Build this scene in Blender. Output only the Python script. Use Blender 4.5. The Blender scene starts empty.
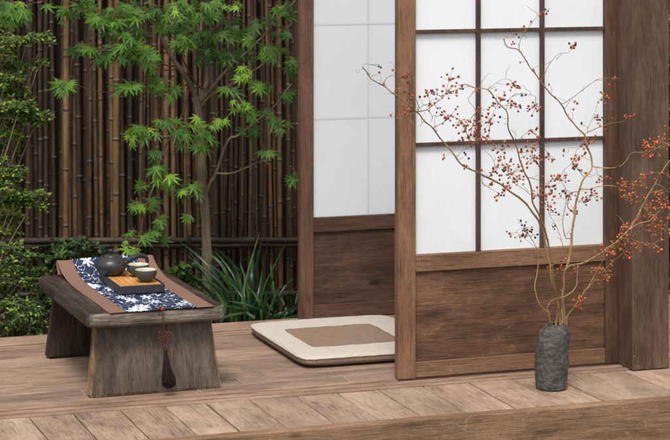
import bpy, bmesh, math, random
from mathutils import Vector, Matrix, noise
R = math.radians
sc = bpy.context.scene
COL = sc.collection
rnd = random.Random(7)

# ------------------------------------------------------------------ camera numbers (metres)
F, YH, YAW = 2081.0, -80.0, math.atan(720/2081.0)
FW = Vector((math.sin(YAW), math.cos(YAW), 0)); RT = Vector((math.cos(YAW), -math.sin(YAW), 0))
CAM = Vector((-2.485, -6.544, 1.55))
def at(u, v, y):
    "point of the plane Y=y seen at photo pixel u,v"
    r = FW*F + RT*(u-335) + Vector((0, 0, -(v-YH)))
    return CAM + r*((y-CAM.y)/r.y)

# ------------------------------------------------------------------ object helpers
def link(o, parent=None):
    COL.objects.link(o)
    if parent: o.parent = parent
    return o
def tag(o, label=None, cat=None, group=None, kind=None):
    if label: o['label'] = label
    if cat: o['category'] = cat
    if group: o['group'] = group
    if kind: o['kind'] = kind
    return o
def empty(name, loc=(0, 0, 0), rz=0):
    o = bpy.data.objects.new(name, None); o.empty_display_size = .05
    link(o); o.location = loc; o.rotation_euler.z = rz
    return o
def mesh_obj(name, bm, mats, parent=None, smooth=False, loc=None):
    me = bpy.data.meshes.new(name); bm.to_mesh(me); bm.free()
    for m in (mats if isinstance(mats, (list, tuple)) else [mats]): me.materials.append(m)
    if smooth: me.polygons.foreach_set('use_smooth', [True]*len(me.polygons))
    o = bpy.data.objects.new(name, me); link(o, parent)
    if loc: o.location = loc
    return o
def raw_obj(name, vs, fs, mats, parent=None, smooth=False, mi=None):
    me = bpy.data.meshes.new(name); me.from_pydata(vs, [], fs)
    for m in (mats if isinstance(mats, (list, tuple)) else [mats]): me.materials.append(m)
    if mi: me.polygons.foreach_set('material_index', mi)
    if smooth: me.polygons.foreach_set('use_smooth', [True]*len(me.polygons))
    me.update()
    return link(bpy.data.objects.new(name, me), parent)
def box(bm, lo, hi, bev=0.0, seg=1, wob=0.0, cuts=0, mi=0):
    b2 = bmesh.new()
    bmesh.ops.create_cube(b2, size=1)
    lo, hi = Vector(lo), Vector(hi)
    for v in b2.verts:
        v.co = Vector(((lo.x+hi.x)/2+v.co.x*(hi.x-lo.x), (lo.y+hi.y)/2+v.co.y*(hi.y-lo.y), (lo.z+hi.z)/2+v.co.z*(hi.z-lo.z)))
    if cuts:
        d = hi-lo; ax = max(range(3), key=lambda i: d[i])
        for k in range(1, cuts):
            p = Vector(((lo.x+hi.x)/2, (lo.y+hi.y)/2, (lo.z+hi.z)/2)); p[ax] = lo[ax]+d[ax]*k/cuts
            n = Vector((0, 0, 0)); n[ax] = 1
            bmesh.ops.bisect_plane(b2, geom=b2.verts[:]+b2.edges[:]+b2.faces[:], plane_co=p, plane_no=n)
    if bev:
        es = [e for e in b2.edges if len(e.link_faces) == 2 and e.calc_face_angle() > 1]
        bmesh.ops.bevel(b2, geom=es, offset=bev, segments=seg, affect='EDGES', profile=.5)
    if wob:
        for v in b2.verts:
            n = noise.noise_vector(v.co*7)*wob
            v.co += n
    me = bpy.data.meshes.new('tmp'); b2.to_mesh(me); b2.free()
    n0 = len(bm.faces); bm.from_mesh(me); bpy.data.meshes.remove(me)
    bm.faces.ensure_lookup_table()
    if mi:
        for f in bm.faces[n0:]: f.material_index = mi
def boxobj(name, lo, hi, mat, parent=None, **k):
    bm = bmesh.new(); box(bm, lo, hi, **k)
    return mesh_obj(name, bm, mat, parent)
def smooth_path(pts, n=4):
    "catmull-rom through pts (Vector, radius)"
    out = []
    P = [pts[0]]+list(pts)+[pts[-1]]
    for i in range(1, len(P)-2):
        p0, p1, p2, p3 = [Vector(q[0]) for q in P[i-1:i+3]]
        for k in range(n):
            t = k/n
            q = .5*((2*p1)+(p2-p0)*t+(2*p0-5*p1+4*p2-p3)*t*t+(3*p1-3*p2+p3-p0)*t**3)
            out.append((q, P[i][1]*(1-t)+P[i+1][1]*t))
    out.append((Vector(pts[-1][0]), pts[-1][1]))
    return out
class Acc:
    def __init__(s): s.v = []; s.f = []; s.m = []
    def tube(s, path, seg=6, mi=0, cap=True, jit=0.0):
        n0 = len(s.v); prev = None; L = len(path)
        for i, (p, r) in enumerate(path):
            p = Vector(p)
            t = (Vector(path[min(i+1, L-1)][0])-Vector(path[max(i-1, 0)][0]))
            if t.length < 1e-9: t = Vector((0, 0, 1))
            t.normalize()
            if prev is None:
                a = t.orthogonal().normalized()
            else:
                a = prev-t*prev.dot(t)
                a = a.normalized() if a.length > 1e-6 else t.orthogonal().normalized()
            prev = a; b = t.cross(a)
            for k in range(seg):
                an = 2*math.pi*k/seg
                rr = r*(1+jit*noise.noise(p*40+Vector((k*3.1, 0, 0))))
                s.v.append(p+(a*math.cos(an)+b*math.sin(an))*rr)
        for i in range(L-1):
            for k in range(seg):
                a0 = n0+i*seg+k; a1 = n0+i*seg+(k+1) % seg
                s.f.append((a0, a1, a1+seg, a0+seg)); s.m.append(mi)
        if cap:
            s.f.append(tuple(n0+k for k in range(seg))[::-1]); s.m.append(mi)
            s.f.append(tuple(n0+(L-1)*seg+k for k in range(seg))); s.m.append(mi)
    def tri(s, pts, mi=0):
        n = len(s.v); s.v += pts; s.f.append(tuple(range(n, n+len(pts)))); s.m.append(mi)
    def ball(s, c, r, mi=0, seg=8, rings=5, ax=Vector((0, 0, 1)), el=1.0):
        n0 = len(s.v); c = Vector(c); a = ax.orthogonal().normalized(); b = ax.cross(a)
        s.v.append(c-ax*r*el)
        for i in range(1, rings):
            th = math.pi*i/rings
            for k in range(seg):
                ph = 2*math.pi*k/seg
                s.v.append(c-ax*math.cos(th)*r*el+(a*math.cos(ph)+b*math.sin(ph))*math.sin(th)*r)
        s.v.append(c+ax*r*el); top = len(s.v)-1
        for k in range(seg):
            k2 = (k+1) % seg
            s.f.append((n0, n0+1+k2, n0+1+k)); s.m.append(mi)
            for i in range(rings-2):
                q = n0+1+i*seg
                s.f.append((q+k, q+k2, q+k2+seg, q+k+seg)); s.m.append(mi)
            q = n0+1+(rings-2)*seg
            s.f.append((q+k, q+k2, top)); s.m.append(mi)
    def lathe(s, prof, c, seg=40, mi=0, fn=None):
        n0 = len(s.v); c = Vector(c)
        for r, z in prof:
            for k in range(seg):
                an = 2*math.pi*k/seg
                p = Vector((math.cos(an)*r, math.sin(an)*r, z))
                if fn: p = fn(p, an)
                s.v.append(c+p)
        mm = mi if isinstance(mi, (list, tuple)) else [mi]*len(prof)
        for i in range(len(prof)-1):
            for k in range(seg):
                a0 = n0+i*seg+k; a1 = n0+i*seg+(k+1) % seg
                s.f.append((a0, a1, a1+seg, a0+seg)); s.m.append(mm[i])
    def build(s, name, mats, parent=None, smooth=False):
        return raw_obj(name, [tuple(v) for v in s.v], s.f, mats, parent, smooth, s.m)

# ------------------------------------------------------------------ materials
class NT:
    def __init__(s, name):
        s.mat = bpy.data.materials.new(name); s.mat.use_nodes = True
        s.nt = s.mat.node_tree; s.b = s.nt.nodes['Principled BSDF']; s.out = s.nt.nodes['Material Output']
    def n(s, typ, ins=None, **k):
        x = s.nt.nodes.new(typ)
        for a, b in k.items(): setattr(x, a, b)
        for a, b in (ins or {}).items():
            if hasattr(b, 'is_output'): s.nt.links.new(b, x.inputs[a])
            else: x.inputs[a].default_value = b
        return x
    def l(s, a, b): s.nt.links.new(a, b)
    def ramp(s, fac, stops, interp='LINEAR'):
        r = s.n('ShaderNodeValToRGB', {'Fac': fac}); e = r.color_ramp; e.interpolation = interp
        while len(e.elements) < len(stops): e.elements.new(.5)
        for el, (p, c) in zip(e.elements, stops):
            el.position = p; el.color = (*c, 1) if len(c) == 3 else c
        return r.outputs['Color']
    def mix(s, fac, a, b, mode='MIX'):
        m = s.n('ShaderNodeMix', data_type='RGBA', blend_type=mode)
        for i, x in ((0, fac), (6, a), (7, b)):
            if hasattr(x, 'is_output'): s.l(x, m.inputs[i])
            else: m.inputs[i].default_value = x if i == 0 else (*x, 1)[:4]
        return m.outputs[2]
    def math(s, op, a, b=0.0, c=None):
        m = s.n('ShaderNodeMath', operation=op)
        for i, x in enumerate((a, b) if c is None else (a, b, c)):
            if hasattr(x, 'is_output'): s.l(x, m.inputs[i])
            else: m.inputs[i].default_value = x
        return m.outputs[0]
    def coord(s, scale=(1, 1, 1), rand=True):
        tc = s.n('ShaderNodeTexCoord').outputs['Object']
        if rand:
            oi = s.n('ShaderNodeObjectInfo').outputs['Random']
            off = s.n('ShaderNodeVectorMath', {1: (13.1, 7.7, 9.3)}, operation='MULTIPLY'); cb = s.n('ShaderNodeCombineXYZ', {0: oi, 1: oi, 2: oi})
            s.l(cb.outputs[0], off.inputs[0])
            ad = s.n('ShaderNodeVectorMath', {0: tc, 1: off.outputs[0]}, operation='ADD'); tc = ad.outputs[0]
        sc_ = s.n('ShaderNodeVectorMath', {0: tc, 1: scale}, operation='MULTIPLY')
        return sc_.outputs[0]
    def noise(s, vec, scale=1, detail=4, rough=.55, dist=0.0):
        return s.n('ShaderNodeTexNoise', {'Vector': vec, 'Scale': scale, 'Detail': detail, 'Roughness': rough, 'Distortion': dist}).outputs['Fac']
    def bump(s, h, strength=.3, dist=.002):
        b = s.n('ShaderNodeBump', {'Height': h, 'Strength': strength, 'Distance': dist})
        s.l(b.outputs[0], s.b.inputs['Normal'])
    def base(s, c, rough=.6, spec=.5):
        if hasattr(c, 'is_output'): s.l(c, s.b.inputs['Base Color'])
        else: s.b.inputs['Base Color'].default_value = (*c, 1)
        if hasattr(rough, 'is_output'): s.l(rough, s.b.inputs['Roughness'])
        else: s.b.inputs['Roughness'].default_value = rough
        s.b.inputs['Specular IOR Level'].default_value = spec
        return s.mat

def lin(r, g, b):
    f = lambda c: (c/255/12.92) if c/255 <= .04045 else ((c/255+.055)/1.055)**2.4
    return (f(r), f(g), f(b))
def wood(name, dark, mid, light, axis=0, rough=.65, grain=1.0, blotch=.5, bump=.5, worn=None, spots=None, spec=.3, saw=0.0, dt=0.0):
    "weathered plank wood; axis = grain direction"
    t = NT(name)
    def v(c, a):
        q = [c, c, c]; q[axis] = a; return t.coord(q)
    fine = t.noise(v(230, 16), 1, 4, .65)
    g = t.noise(v(60, 2.6), 1, 7, .7, .35)
    bl = t.noise(v(8, 3.0), 1, 7, .68, .5)
    mid_ = t.noise(v(22, 7.0), 1, 6, .7, .3)
    wb = .35+.3*blotch; wg = .36*grain; wf = .22; wm = .25
    a = t.math('ADD', t.math('MULTIPLY', g, wg), t.math('MULTIPLY', bl, wb))
    a = t.math('ADD', a, t.math('MULTIPLY', fine, wf))
    a = t.math('ADD', a, t.math('MULTIPLY', mid_, wm))
    a = t.math('SUBTRACT', a, .5*(wb+wg+wf+wm)-.5)
    q = [11, 11, 11]; q[axis] = .8
    wv = t.n('ShaderNodeTexWave', {'Vector': t.coord(q), 'Scale': 1.7, 'Distortion': 14.0, 'Detail': 3, 'Detail Scale': 1.1, 'Detail Roughness': .6}, wave_type='BANDS', bands_direction='DIAGONAL', wave_profile='SAW').outputs['Fac']
    a = t.math('ADD', a, t.math('MULTIPLY', t.math('SUBTRACT', wv, .5), .05*grain))
    kq = [9, 9, 9]; kq[axis] = 3.2
    kd = t.n('ShaderNodeTexVoronoi', {'Vector': t.coord(kq), 'Scale': 1, 'Randomness': 1}).outputs['Distance']
    a = t.math('SUBTRACT', a, t.math('MULTIPLY', t.ramp(kd, [(.03, (1,)*3), (.10, (0,)*3)]), .22))
    c = t.ramp(a, [(.34, dark), (.5, mid), (.66, light)])
    por = t.ramp(t.noise(v(190, 7), 1, 3, .6), [(.34, (.45,)*3), (.41, (1,)*3)])
    c = t.mix(.75, c, por, 'MULTIPLY')
    por2 = t.ramp(t.noise(v(420, 22), 1, 2, .6), [(.36, (.62,)*3), (.45, (1,)*3), (.66, (1,)*3), (.74, (1.28,)*3)])
    c = t.mix(.8, c, por2, 'MULTIPLY')
    grit = t.ramp(t.noise(v(420, 260), 1, 3, .7), [(.36, (.78,)*3), (.5, (1,)*3), (.66, (1.2,)*3)])
    c = t.mix(.8, c, grit, 'MULTIPLY')
    if saw:
        sw = t.ramp(t.noise(v(5, 130), 1, 3, .6), [(.35, (1-saw,)*3), (.65, (1+saw*.6,)*3)])
        c = t.mix(1.0, c, sw, 'MULTIPLY')
    oi = t.n('ShaderNodeObjectInfo').outputs['Random']
    tone = t.ramp(oi, [(0, (.88-dt,)*3), (1, (1.1+dt, 1.09+dt, 1.07+dt*.8))])
    c = t.mix(1.0, c, tone, 'MULTIPLY')
    if worn:   # pale scuffs with a shape of their own
        w = t.noise(t.coord((20, 20, 20)), 1, 9, .75, .8)
        w = t.ramp(w, [(.60, (0,)*3), (.68, (.6,)*3)])
        c = t.mix(w, c, worn)
    if spots:
        w = t.noise(t.coord((60, 60, 60)), 1, 2, .5)
        w = t.ramp(w, [(.74, (0,)*3), (.78, (.8,)*3)])
        c = t.mix(w, c, spots)
    t.bump(t.math('ADD', t.math('ADD', g, t.math('MULTIPLY', mid_, .6)), t.math('MULTIPLY', fine, .7)), bump, .003)
    rg = t.math('ADD', t.math('MULTIPLY', bl, .3), rough-.15)
    return t.base(c, rg, spec)

M = {}
M['door_v'] = wood('door_wood_upright', lin(86, 60, 44), lin(124, 90, 67), lin(150, 113, 88), 2, blotch=.8, grain=.5, worn=lin(154, 120, 96))
M['door_h'] = wood('door_wood_level', lin(92, 66, 48), lin(126, 94, 72), lin(150, 118, 94), 0, blotch=.5, grain=.9, worn=lin(164, 132, 108))
M['door_board'] = wood('door_board_wood', lin(62, 42, 31), lin(100, 71, 52), lin(136, 100, 75), 0, blotch=1.5, grain=.4, worn=lin(166, 124, 92), bump=.8, saw=.05)
M['door_shaded_v'] = wood('shaded_door_wood', lin(56, 39, 30), lin(84, 61, 47), lin(110, 82, 65), 2, blotch=.6, grain=.7)  # right stile: door wood darkened in colour for the post's shade
M['lattice'] = wood('lattice_wood', lin(58, 42, 34), lin(84, 63, 51), lin(110, 85, 70), 2, blotch=.2, grain=.6)
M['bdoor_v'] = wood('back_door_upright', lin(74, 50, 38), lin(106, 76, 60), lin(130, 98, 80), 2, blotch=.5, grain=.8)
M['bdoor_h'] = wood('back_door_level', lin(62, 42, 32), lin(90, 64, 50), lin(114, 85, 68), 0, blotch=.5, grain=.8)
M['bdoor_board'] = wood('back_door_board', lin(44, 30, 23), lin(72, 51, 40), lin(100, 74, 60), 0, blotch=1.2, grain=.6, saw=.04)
M['post'] = wood('post_wood', lin(58, 43, 34), lin(88, 68, 54), lin(112, 90, 74), 2, blotch=1.3, grain=.35, worn=lin(126, 100, 80), spots=lin(150, 124, 100), saw=.04)
M['deck'] = wood('deck_board_across', lin(122, 100, 84), lin(157, 132, 113), lin(178, 154, 134), 1, blotch=1.2, grain=.35, worn=lin(192, 168, 146), bump=.35, dt=.05)
M['floor'] = wood('floor_board_along', lin(106, 86, 73), lin(144, 119, 102), lin(168, 143, 125), 0, blotch=1.0, grain=.5, worn=lin(180, 156, 136), bump=.4, dt=.06)
M['sill'] = wood('sill_wood', lin(104, 80, 66), lin(142, 115, 98), lin(166, 140, 122), 0, blotch=.7, grain=.6)
M['fascia'] = wood('deck_beam_wood', lin(96, 70, 50), lin(136, 104, 78), lin(164, 130, 102), 0, blotch=1.5, grain=.35, worn=lin(192, 154, 116), bump=.8, saw=.05)
M['table_side'] = wood('table_grey_wood', lin(44, 37, 33), lin(82, 71, 62), lin(114, 102, 90), 2, blotch=1.5, grain=.8, bump=.9, worn=lin(120, 92, 66))
M['table_edge'] = wood('table_edge_wood', lin(36, 30, 26), lin(96, 86, 75), lin(156, 144, 130), 0, blotch=.9, grain=1.5, bump=1.0, worn=lin(170, 154, 136))
M['table_top'] = wood('table_dark_top', lin(26, 21, 18), lin(56, 45, 38), lin(88, 73, 62), 1, blotch=.9, grain=1.2, bump=.8, rough=.5)
M['bark'] = wood('maple_bark', lin(88, 74, 60), lin(132, 114, 94), lin(166, 148, 124), 2, blotch=1.4, grain=.5, bump=1)
M['twig_red'] = wood('red_twig_bark', lin(84, 50, 42), lin(122, 78, 64), lin(146, 100, 82), 2, blotch=.4, grain=.4)
M['branch'] = wood('berry_branch_bark', lin(92, 66, 42), lin(156, 122, 82), lin(194, 162, 118), 2, blotch=1.3, grain=.4, bump=.6)
M['slat'] = wood('bamboo_slat', lin(170, 110, 54), lin(200, 140, 76), lin(216, 164, 104), 1, blotch=.4, grain=.5, bump=.2, rough=.45)
M['rail'] = wood('fence_rail_bamboo', lin(32, 26, 22), lin(60, 50, 42), lin(104, 88, 72), 0, blotch=1.3, grain=.5)

def simple(name, col, rough=.6, spec=.4, var=.25, sc_=30, bump=0, metallic=0, bsc=None):
    t = NT(name)
    n = t.noise(t.coord((sc_,)*3), 1, 5, .6)
    c = t.ramp(n, [(.3, tuple(x*(1-var) for x in col)), (.7, tuple(x*(1+var) for x in col))])
    if bump: t.bump(t.noise(t.coord(((bsc or sc_*3),)*3), 1, 5, .6), bump, .002)
    t.b.inputs['Metallic'].default_value = metallic
    return t.base(c, rough, spec)

def paper(name, col, trans=.35):
    t = NT(name)
    fib = t.noise(t.coord((90, 90, 14)), 1, 4, .7)
    big = t.noise(t.coord((3, 3, 3)), 1, 3, .5)
    c = t.ramp(t.math('ADD', t.math('MULTIPLY', fib, .5), t.math('MULTIPLY', big, .5)), [(.35, tuple(x*.95 for x in col)), (.65, col)])
    t.base(c, .85, .15)
    t.bump(t.noise(t.coord((25, 25, 6)), 1, 4, .6), .12, .002)
    tr = t.n('ShaderNodeBsdfTranslucent'); t.l(c, tr.inputs['Color'])
    mx = t.n('ShaderNodeMixShader', {0: trans}); t.l(t.b.outputs[0], mx.inputs[1]); t.l(tr.outputs[0], mx.inputs[2])
    t.l(mx.outputs[0], t.out.inputs[0])
    return t.mat
M['paper'] = paper('shoji_paper', (.89, .925, .955), .15)
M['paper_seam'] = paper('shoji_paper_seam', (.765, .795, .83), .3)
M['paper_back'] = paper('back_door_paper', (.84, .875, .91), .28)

def leaf(name, col, col2, trans=.35, rough=.5):
    t = NT(name)
    n = t.noise(t.coord((25, 25, 25), False), 1, 3, .5)
    c = t.ramp(n, [(.35, col), (.65, col2)])
    t.base(c, rough, .35)
    tr = t.n('ShaderNodeBsdfTranslucent')
    c2 = t.mix(1.0, c, (1.1, 1.2, .6), 'MULTIPLY'); t.l(c2, tr.inputs['Color'])
    mx = t.n('ShaderNodeMixShader', {0: trans}); t.l(t.b.outputs[0], mx.inputs[1]); t.l(tr.outputs[0], mx.inputs[2])
    t.l(mx.outputs[0], t.out.inputs[0])
    return t.mat
M['mapleA'] = leaf('maple_leaf_green', (.055, .145, .014), (.10, .22, .022))
M['mapleB'] = leaf('maple_leaf_deep', (.032, .095, .015), (.055, .14, .02))
M['mapleC'] = leaf('maple_leaf_young', (.13, .28, .02), (.22, .38, .03))
M['shrubA'] = leaf('shrub_leaf_yellow_green', (.20, .28, .03), (.31, .41, .05), .3)
M['shrubB'] = leaf('shrub_leaf_green', (.06, .125, .02), (.10, .18, .03), .25)
M['shrubC'] = leaf('shrub_leaf_dark', (.012, .035, .012), (.022, .055, .018), .2)
M['blade'] = leaf('strap_leaf_green', (.016, .05, .014), (.05, .105, .018), .15, .6)
M['bladeB'] = leaf('strap_leaf_dark', (.010, .035, .012), (.02, .055, .02), .15, .35)

def bamboo_mat():
    t = NT('bamboo_pole_skin')
    oi = t.n('ShaderNodeObjectInfo').outputs['Random']
    bc = t.ramp(oi, [(0, lin(66, 52, 42)), (.16, lin(88, 67, 50)), (.34, lin(60, 49, 41)), (.5, lin(103, 79, 57)), (.64, lin(78, 60, 45)), (.8, lin(116, 91, 66)), (.92, lin(70, 55, 44))], 'CONSTANT')
    st = t.noise(t.coord((70, 70, 3)), 1, 5, .65)
    bl = t.noise(t.coord((26, 26, 9)), 1, 7, .75, .7)
    c = t.mix(1.0, bc, t.ramp(st, [(.3, (.62,)*3), (.7, (1.3, 1.25, 1.2))]), 'MULTIPLY')
    c = t.mix(1.0, c, t.ramp(bl, [(.35, (.45, .44, .44)), (.55, (1, 1, 1)), (.72, (1.45, 1.4, 1.3))]), 'MULTIPLY')
    t.bump(st, .3, .002)
    return t.base(c, .5, .35)
M['bamboo'] = bamboo_mat()
M['bamboo_pale'] = wood('bamboo_pale_skin', lin(80, 60, 42), lin(120, 93, 64), lin(146, 117, 84), 2, blotch=1.2, grain=.5, rough=.45)
M['node'] = simple('bamboo_node_ring', lin(74, 64, 56), .6, .25, .6, 50)
M['node_dark'] = simple('bamboo_node_dark_ring', lin(30, 25, 22), .7, .3, .3, 60)  # darker ring just below each node
M['backing'] = wood('dark_backing', lin(14, 11, 10), lin(30, 24, 20), lin(48, 39, 32), 2, blotch=.9, grain=1)
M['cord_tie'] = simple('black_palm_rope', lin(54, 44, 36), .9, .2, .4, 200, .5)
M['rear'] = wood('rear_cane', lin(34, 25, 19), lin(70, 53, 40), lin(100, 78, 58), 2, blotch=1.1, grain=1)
M['joint'] = simple('pale_joint_filler', lin(158, 138, 120), .8, .2, .2, 60)
M['soil'] = simple('garden_soil', (.035, .028, .02), .95, .1, .4, 12, .8)
M['vase'] = None
def vase_mat():
    t = NT('rough_stoneware')
    n = t.noise(t.coord((40, 40, 70), False), 1, 8, .7, .6)
    w = t.noise(t.coord((26, 26, 26), False), 1, 4, .6, 2.2)
    c = t.ramp(n, [(.3, lin(42, 41, 39)), (.5, lin(70, 68, 66)), (.72, lin(106, 104, 100))])
    c = t.mix(t.ramp(w, [(.6, (0,)*3), (.7, (.5,)*3)]), c, lin(98, 88, 80))
    t.bump(t.math('ADD', n, t.math('MULTIPLY', w, 1.2)), .8, .004)
    return t.base(c, .62, .4)
M['vase'] = vase_mat()
M['vase_in'] = simple('vase_inside', (.01, .01, .01), .8)
def pot_mat():
    t = NT('black_clay')
    n = t.noise(t.coord((120, 120, 120), False), 1, 4, .6)
    c = t.ramp(n, [(.3, lin(34, 34, 35)), (.7, lin(52, 52, 54))])
    t.bump(n, .15, .001)
    return t.base(c, .38, .5)
M['pot'] = pot_mat()
M['cup'] = simple('grey_clay', lin(64, 66, 65), .45, .4, .15, 90, .15)
M['glaze'] = simple('pale_glaze', lin(186, 180, 158), .3, .5, .08, 60)
M['tray'] = simple('black_lacquer_wood', lin(44, 44, 48), .5, .4, .2, 60, .1)
M['cord'] = simple('dark_red_cord', lin(82, 42, 38), .7, .3, .3, 300, .3)
M['bead'] = simple('carnelian_bead', lin(112, 50, 36), .3, .5, .3, 100)
M['thread'] = wood('tassel_thread', lin(16, 11, 10), lin(38, 27, 25), lin(76, 58, 54), 2, grain=1.3, blotch=.2, bump=1)
def cloth(name, col, weave=900, var=.12):
    t = NT(name)
    tc = t.coord((1, 1, 1), False)
    wx = t.n('ShaderNodeTexWave', {'Vector': tc, 'Scale': weave/6.28, 'Distortion': 1.0, 'Detail': 1}, wave_type='BANDS', bands_direction='X').outputs['Fac']
    wy = t.n('ShaderNodeTexWave', {'Vector': tc, 'Scale': weave/6.28, 'Distortion': 1.0, 'Detail': 1}, wave_type='BANDS', bands_direction='Y').outputs['Fac']
    w = t.math('MULTIPLY', wx, wy)
    n = t.noise(t.coord((60, 60, 60), False), 1, 6, .7)
    k = t.math('ADD', t.math('MULTIPLY', w, .5), t.math('MULTIPLY', n, .7))
    c = t.ramp(k, [(.2, tuple(x*(1-var*2) for x in col)), (.75, tuple(min(1, x*(1+var)) for x in col))])
    t.bump(k, .5, .001)
    return t.base(c, .9, .1)
M['linen'] = cloth('cream_linen', lin(188, 178, 166), 700)
M['linen_brown'] = cloth('brown_linen', lin(138, 116, 98), 700, .2)
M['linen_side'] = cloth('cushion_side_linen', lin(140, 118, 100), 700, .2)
M['runner_brown'] = cloth('runner_brown_border', lin(128, 98, 84), 1200, .08)
def print_mat():
    t = NT('indigo_flower_print')
    tc = t.coord((1, .55, 0), False)
    nz = t.n('ShaderNodeTexNoise', {'Vector': tc, 'Scale': 30, 'Detail': 2, 'Roughness': .6}).outputs['Color']
    d = t.n('ShaderNodeVectorMath', {0: nz, 1: (.014, .014, 0)}, operation='MULTIPLY').outputs[0]
    p = t.n('ShaderNodeVectorMath', {0: tc, 1: d}, operation='ADD').outputs[0]
    # blossoms: radial petals round voronoi cells; sprigs: thin noise bands
    vor = t.n('ShaderNodeTexVoronoi', {'Vector': p, 'Scale': 14, 'Randomness': .8})
    dist = vor.outputs['Distance']; pos = vor.outputs['Position']
    loc = t.n('ShaderNodeVectorMath', {0: p, 1: (14, 14, 0)}, operation='MULTIPLY').outputs[0]
    pos2 = t.n('ShaderNodeVectorMath', {0: pos, 1: (14, 14, 0)}, operation='MULTIPLY').outputs[0]
    dv = t.n('ShaderNodeVectorMath', {0: loc, 1: pos2}, operation='SUBTRACT').outputs[0]
    sx = t.n('ShaderNodeSeparateXYZ', {0: dv})
    an = t.math('ARCTAN2', sx.outputs[1], sx.outputs[0])
    pet = t.math('ADD', t.math('MULTIPLY', t.math('ABSOLUTE', t.math('SINE', t.math('MULTIPLY', an, 3.0))), .20), .22)
    fl = t.math('LESS_THAN', dist, pet)
    core = t.math('GREATER_THAN', dist, .07)
    fl = t.math('MULTIPLY', fl, core)
    nb = t.noise(p, 34, 1, .4)
    sp = t.math('LESS_THAN', t.math('ABSOLUTE', t.math('SUBTRACT', nb, .5)), .010)
    v2 = t.n('ShaderNodeTexVoronoi', {'Vector': p, 'Scale': 62, 'Randomness': 1}).outputs['Distance']
    dots = t.math('MULTIPLY', t.math('LESS_THAN', v2, .20), t.math('GREATER_THAN', t.noise(p, 14, 1, .5), .52))
    m = t.math('MAXIMUM', fl, t.math('MAXIMUM', sp, dots))
    c = t.mix(m, lin(40, 48, 74), lin(206, 210, 216))
    w = t.noise(t.coord((400, 400, 400), False), 1, 2, .5)
    t.bump(w, .3, .0006)
    return t.base(c, .85, .15)
M['print'] = print_mat()
def berry_mat(name, a, b):
    t = NT(name)
    g = t.n('ShaderNodeNewGeometry').outputs['Random Per Island']
    return t.base(t.ramp(g, [(0, a), (1, b)]), .35, .45)
M['berry_red'] = berry_mat('red_berry', lin(128, 42, 30), lin(190, 84, 54))
M['berry_orange'] = berry_mat('orange_berry', lin(166, 76, 38), lin(214, 118, 64))
M['berry_dark'] = berry_mat('withered_berry', lin(46, 22, 24), lin(88, 36, 32))

# ------------------------------------------------------------------ ground
def ground():
    n = 60; vs = []; fs = []
    xs = [-40+80*i/n for i in range(n+1)]
    f = lambda s: (s/40)**3*40 if abs(s) > 0 else 0
    for j in range(n+1):
        for i in range(n+1):
            x = xs[i]; y = xs[j]
            X = x*abs(x)/4; Y = y*abs(y)/4+1.5
            h = .025*noise.noise(Vector((X*2, Y*2, 0))) if abs(X) < 6 and abs(Y) < 7 else 0
            vs.append((X, Y, -.36+h))
    for j in range(n):
        for i in range(n):
            a = j*(n+1)+i; fs.append((a, a+1, a+n+2, a+n+1))
    o = raw_obj('ground', vs, fs, M['soil'], smooth=True)
    tag(o, kind='structure')
ground()

# ------------------------------------------------------------------ deck (setting)
DX0, DX1 = -3.4, 2.6
bm = bmesh.new()
box(bm, (DX0, -.53, -.30), (DX1, -.485, 0.0), .004, 2, .0015, 30)
tag(mesh_obj('deck_front_beam', bm, M['fascia']), kind='structure')
x = DX0; k = 0
widths = [.135, .14, .13, .145]
seams = []
xs = [-.972, -.826, -.690, -.545, -.385, -.245, -.10, .055, .222, .375, .53, .665, .80, .96, 1.12]
while xs[0] > DX0+.16: xs.insert(0, xs[0]-rnd.choice([.14, .15, .135]))
while xs[-1] < DX1-.16: xs.append(xs[-1]+rnd.choice([.14, .15, .16]))
for a, b in zip(xs[:-1], xs[1:]):
    bm = bmesh.new(); dz = rnd.uniform(-.0022, 0)
    g = rnd.uniform(.001, .0028)
    box(bm, (a+g, -.484, -.03), (b-g, -.092+rnd.uniform(-.002, 0), -.001+dz), .0025, 1, .001, 4)
    tag(mesh_obj('deck_board', bm, M['deck']), kind='structure')
# inner track sill along the front doors: two shallow grooves
bm = bmesh.new()
for y0, y1, z in ((-.090, -.062, .002), (-.060, -.045, -.004), (-.043, -.012, .002), (-.010, .012, -.005), (.014, .04, .002)):
    box(bm, (DX0, y0, -.05), (DX1, y1, z), .0015)
tag(mesh_obj('front_sill', bm, M['sill']), kind='structure')
ys = [.042]
while ys[-1] < .86: ys.append(ys[-1]+rnd.uniform(.088, .098))
ys[-1] = .925
for j, (a, b) in enumerate(zip(ys[:-1], ys[1:])):
    x = DX0+rnd.uniform(-.5, 0)
    while x < DX1:
        x2 = x+rnd.uniform(.42, 1.0)
        bm = bmesh.new()
        box(bm, (x+.0008, a+.0026, -.03), (x2-.0008, b-.0026, -.001+rnd.uniform(-.001, 0)), .0014, 1, .0004, 3)
        tag(mesh_obj('floor_board', bm, M['floor']), kind='structure')
        if rnd.random() < .8:
            bm = bmesh.new(); box(bm, (x2-.0016, a+.004, -.02), (x2+.0016, b-.004, .0003))
            tag(mesh_obj('floor_joint', bm, M['joint']), kind='structure')
        x = x2
bm = bmesh.new()
for y0, y1, z in ((.927, .945, .002), (.947, .962, -.006), (.964, .985, .002), (.987, 1.002, -.006), (1.004, 1.145, .004)):
    box(bm, (DX0, y0, -.12), (DX1, y1, z), .002)
tag(mesh_obj('back_sill', bm, M['sill']), kind='structure')
bm = bmesh.new(); box(bm, (DX0, -.45, -.2), (DX1, 1.12, -.06))
tag(mesh_obj('deck_underframe', bm, M['backing']), kind='structure')
bm = bmesh.new()
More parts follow.
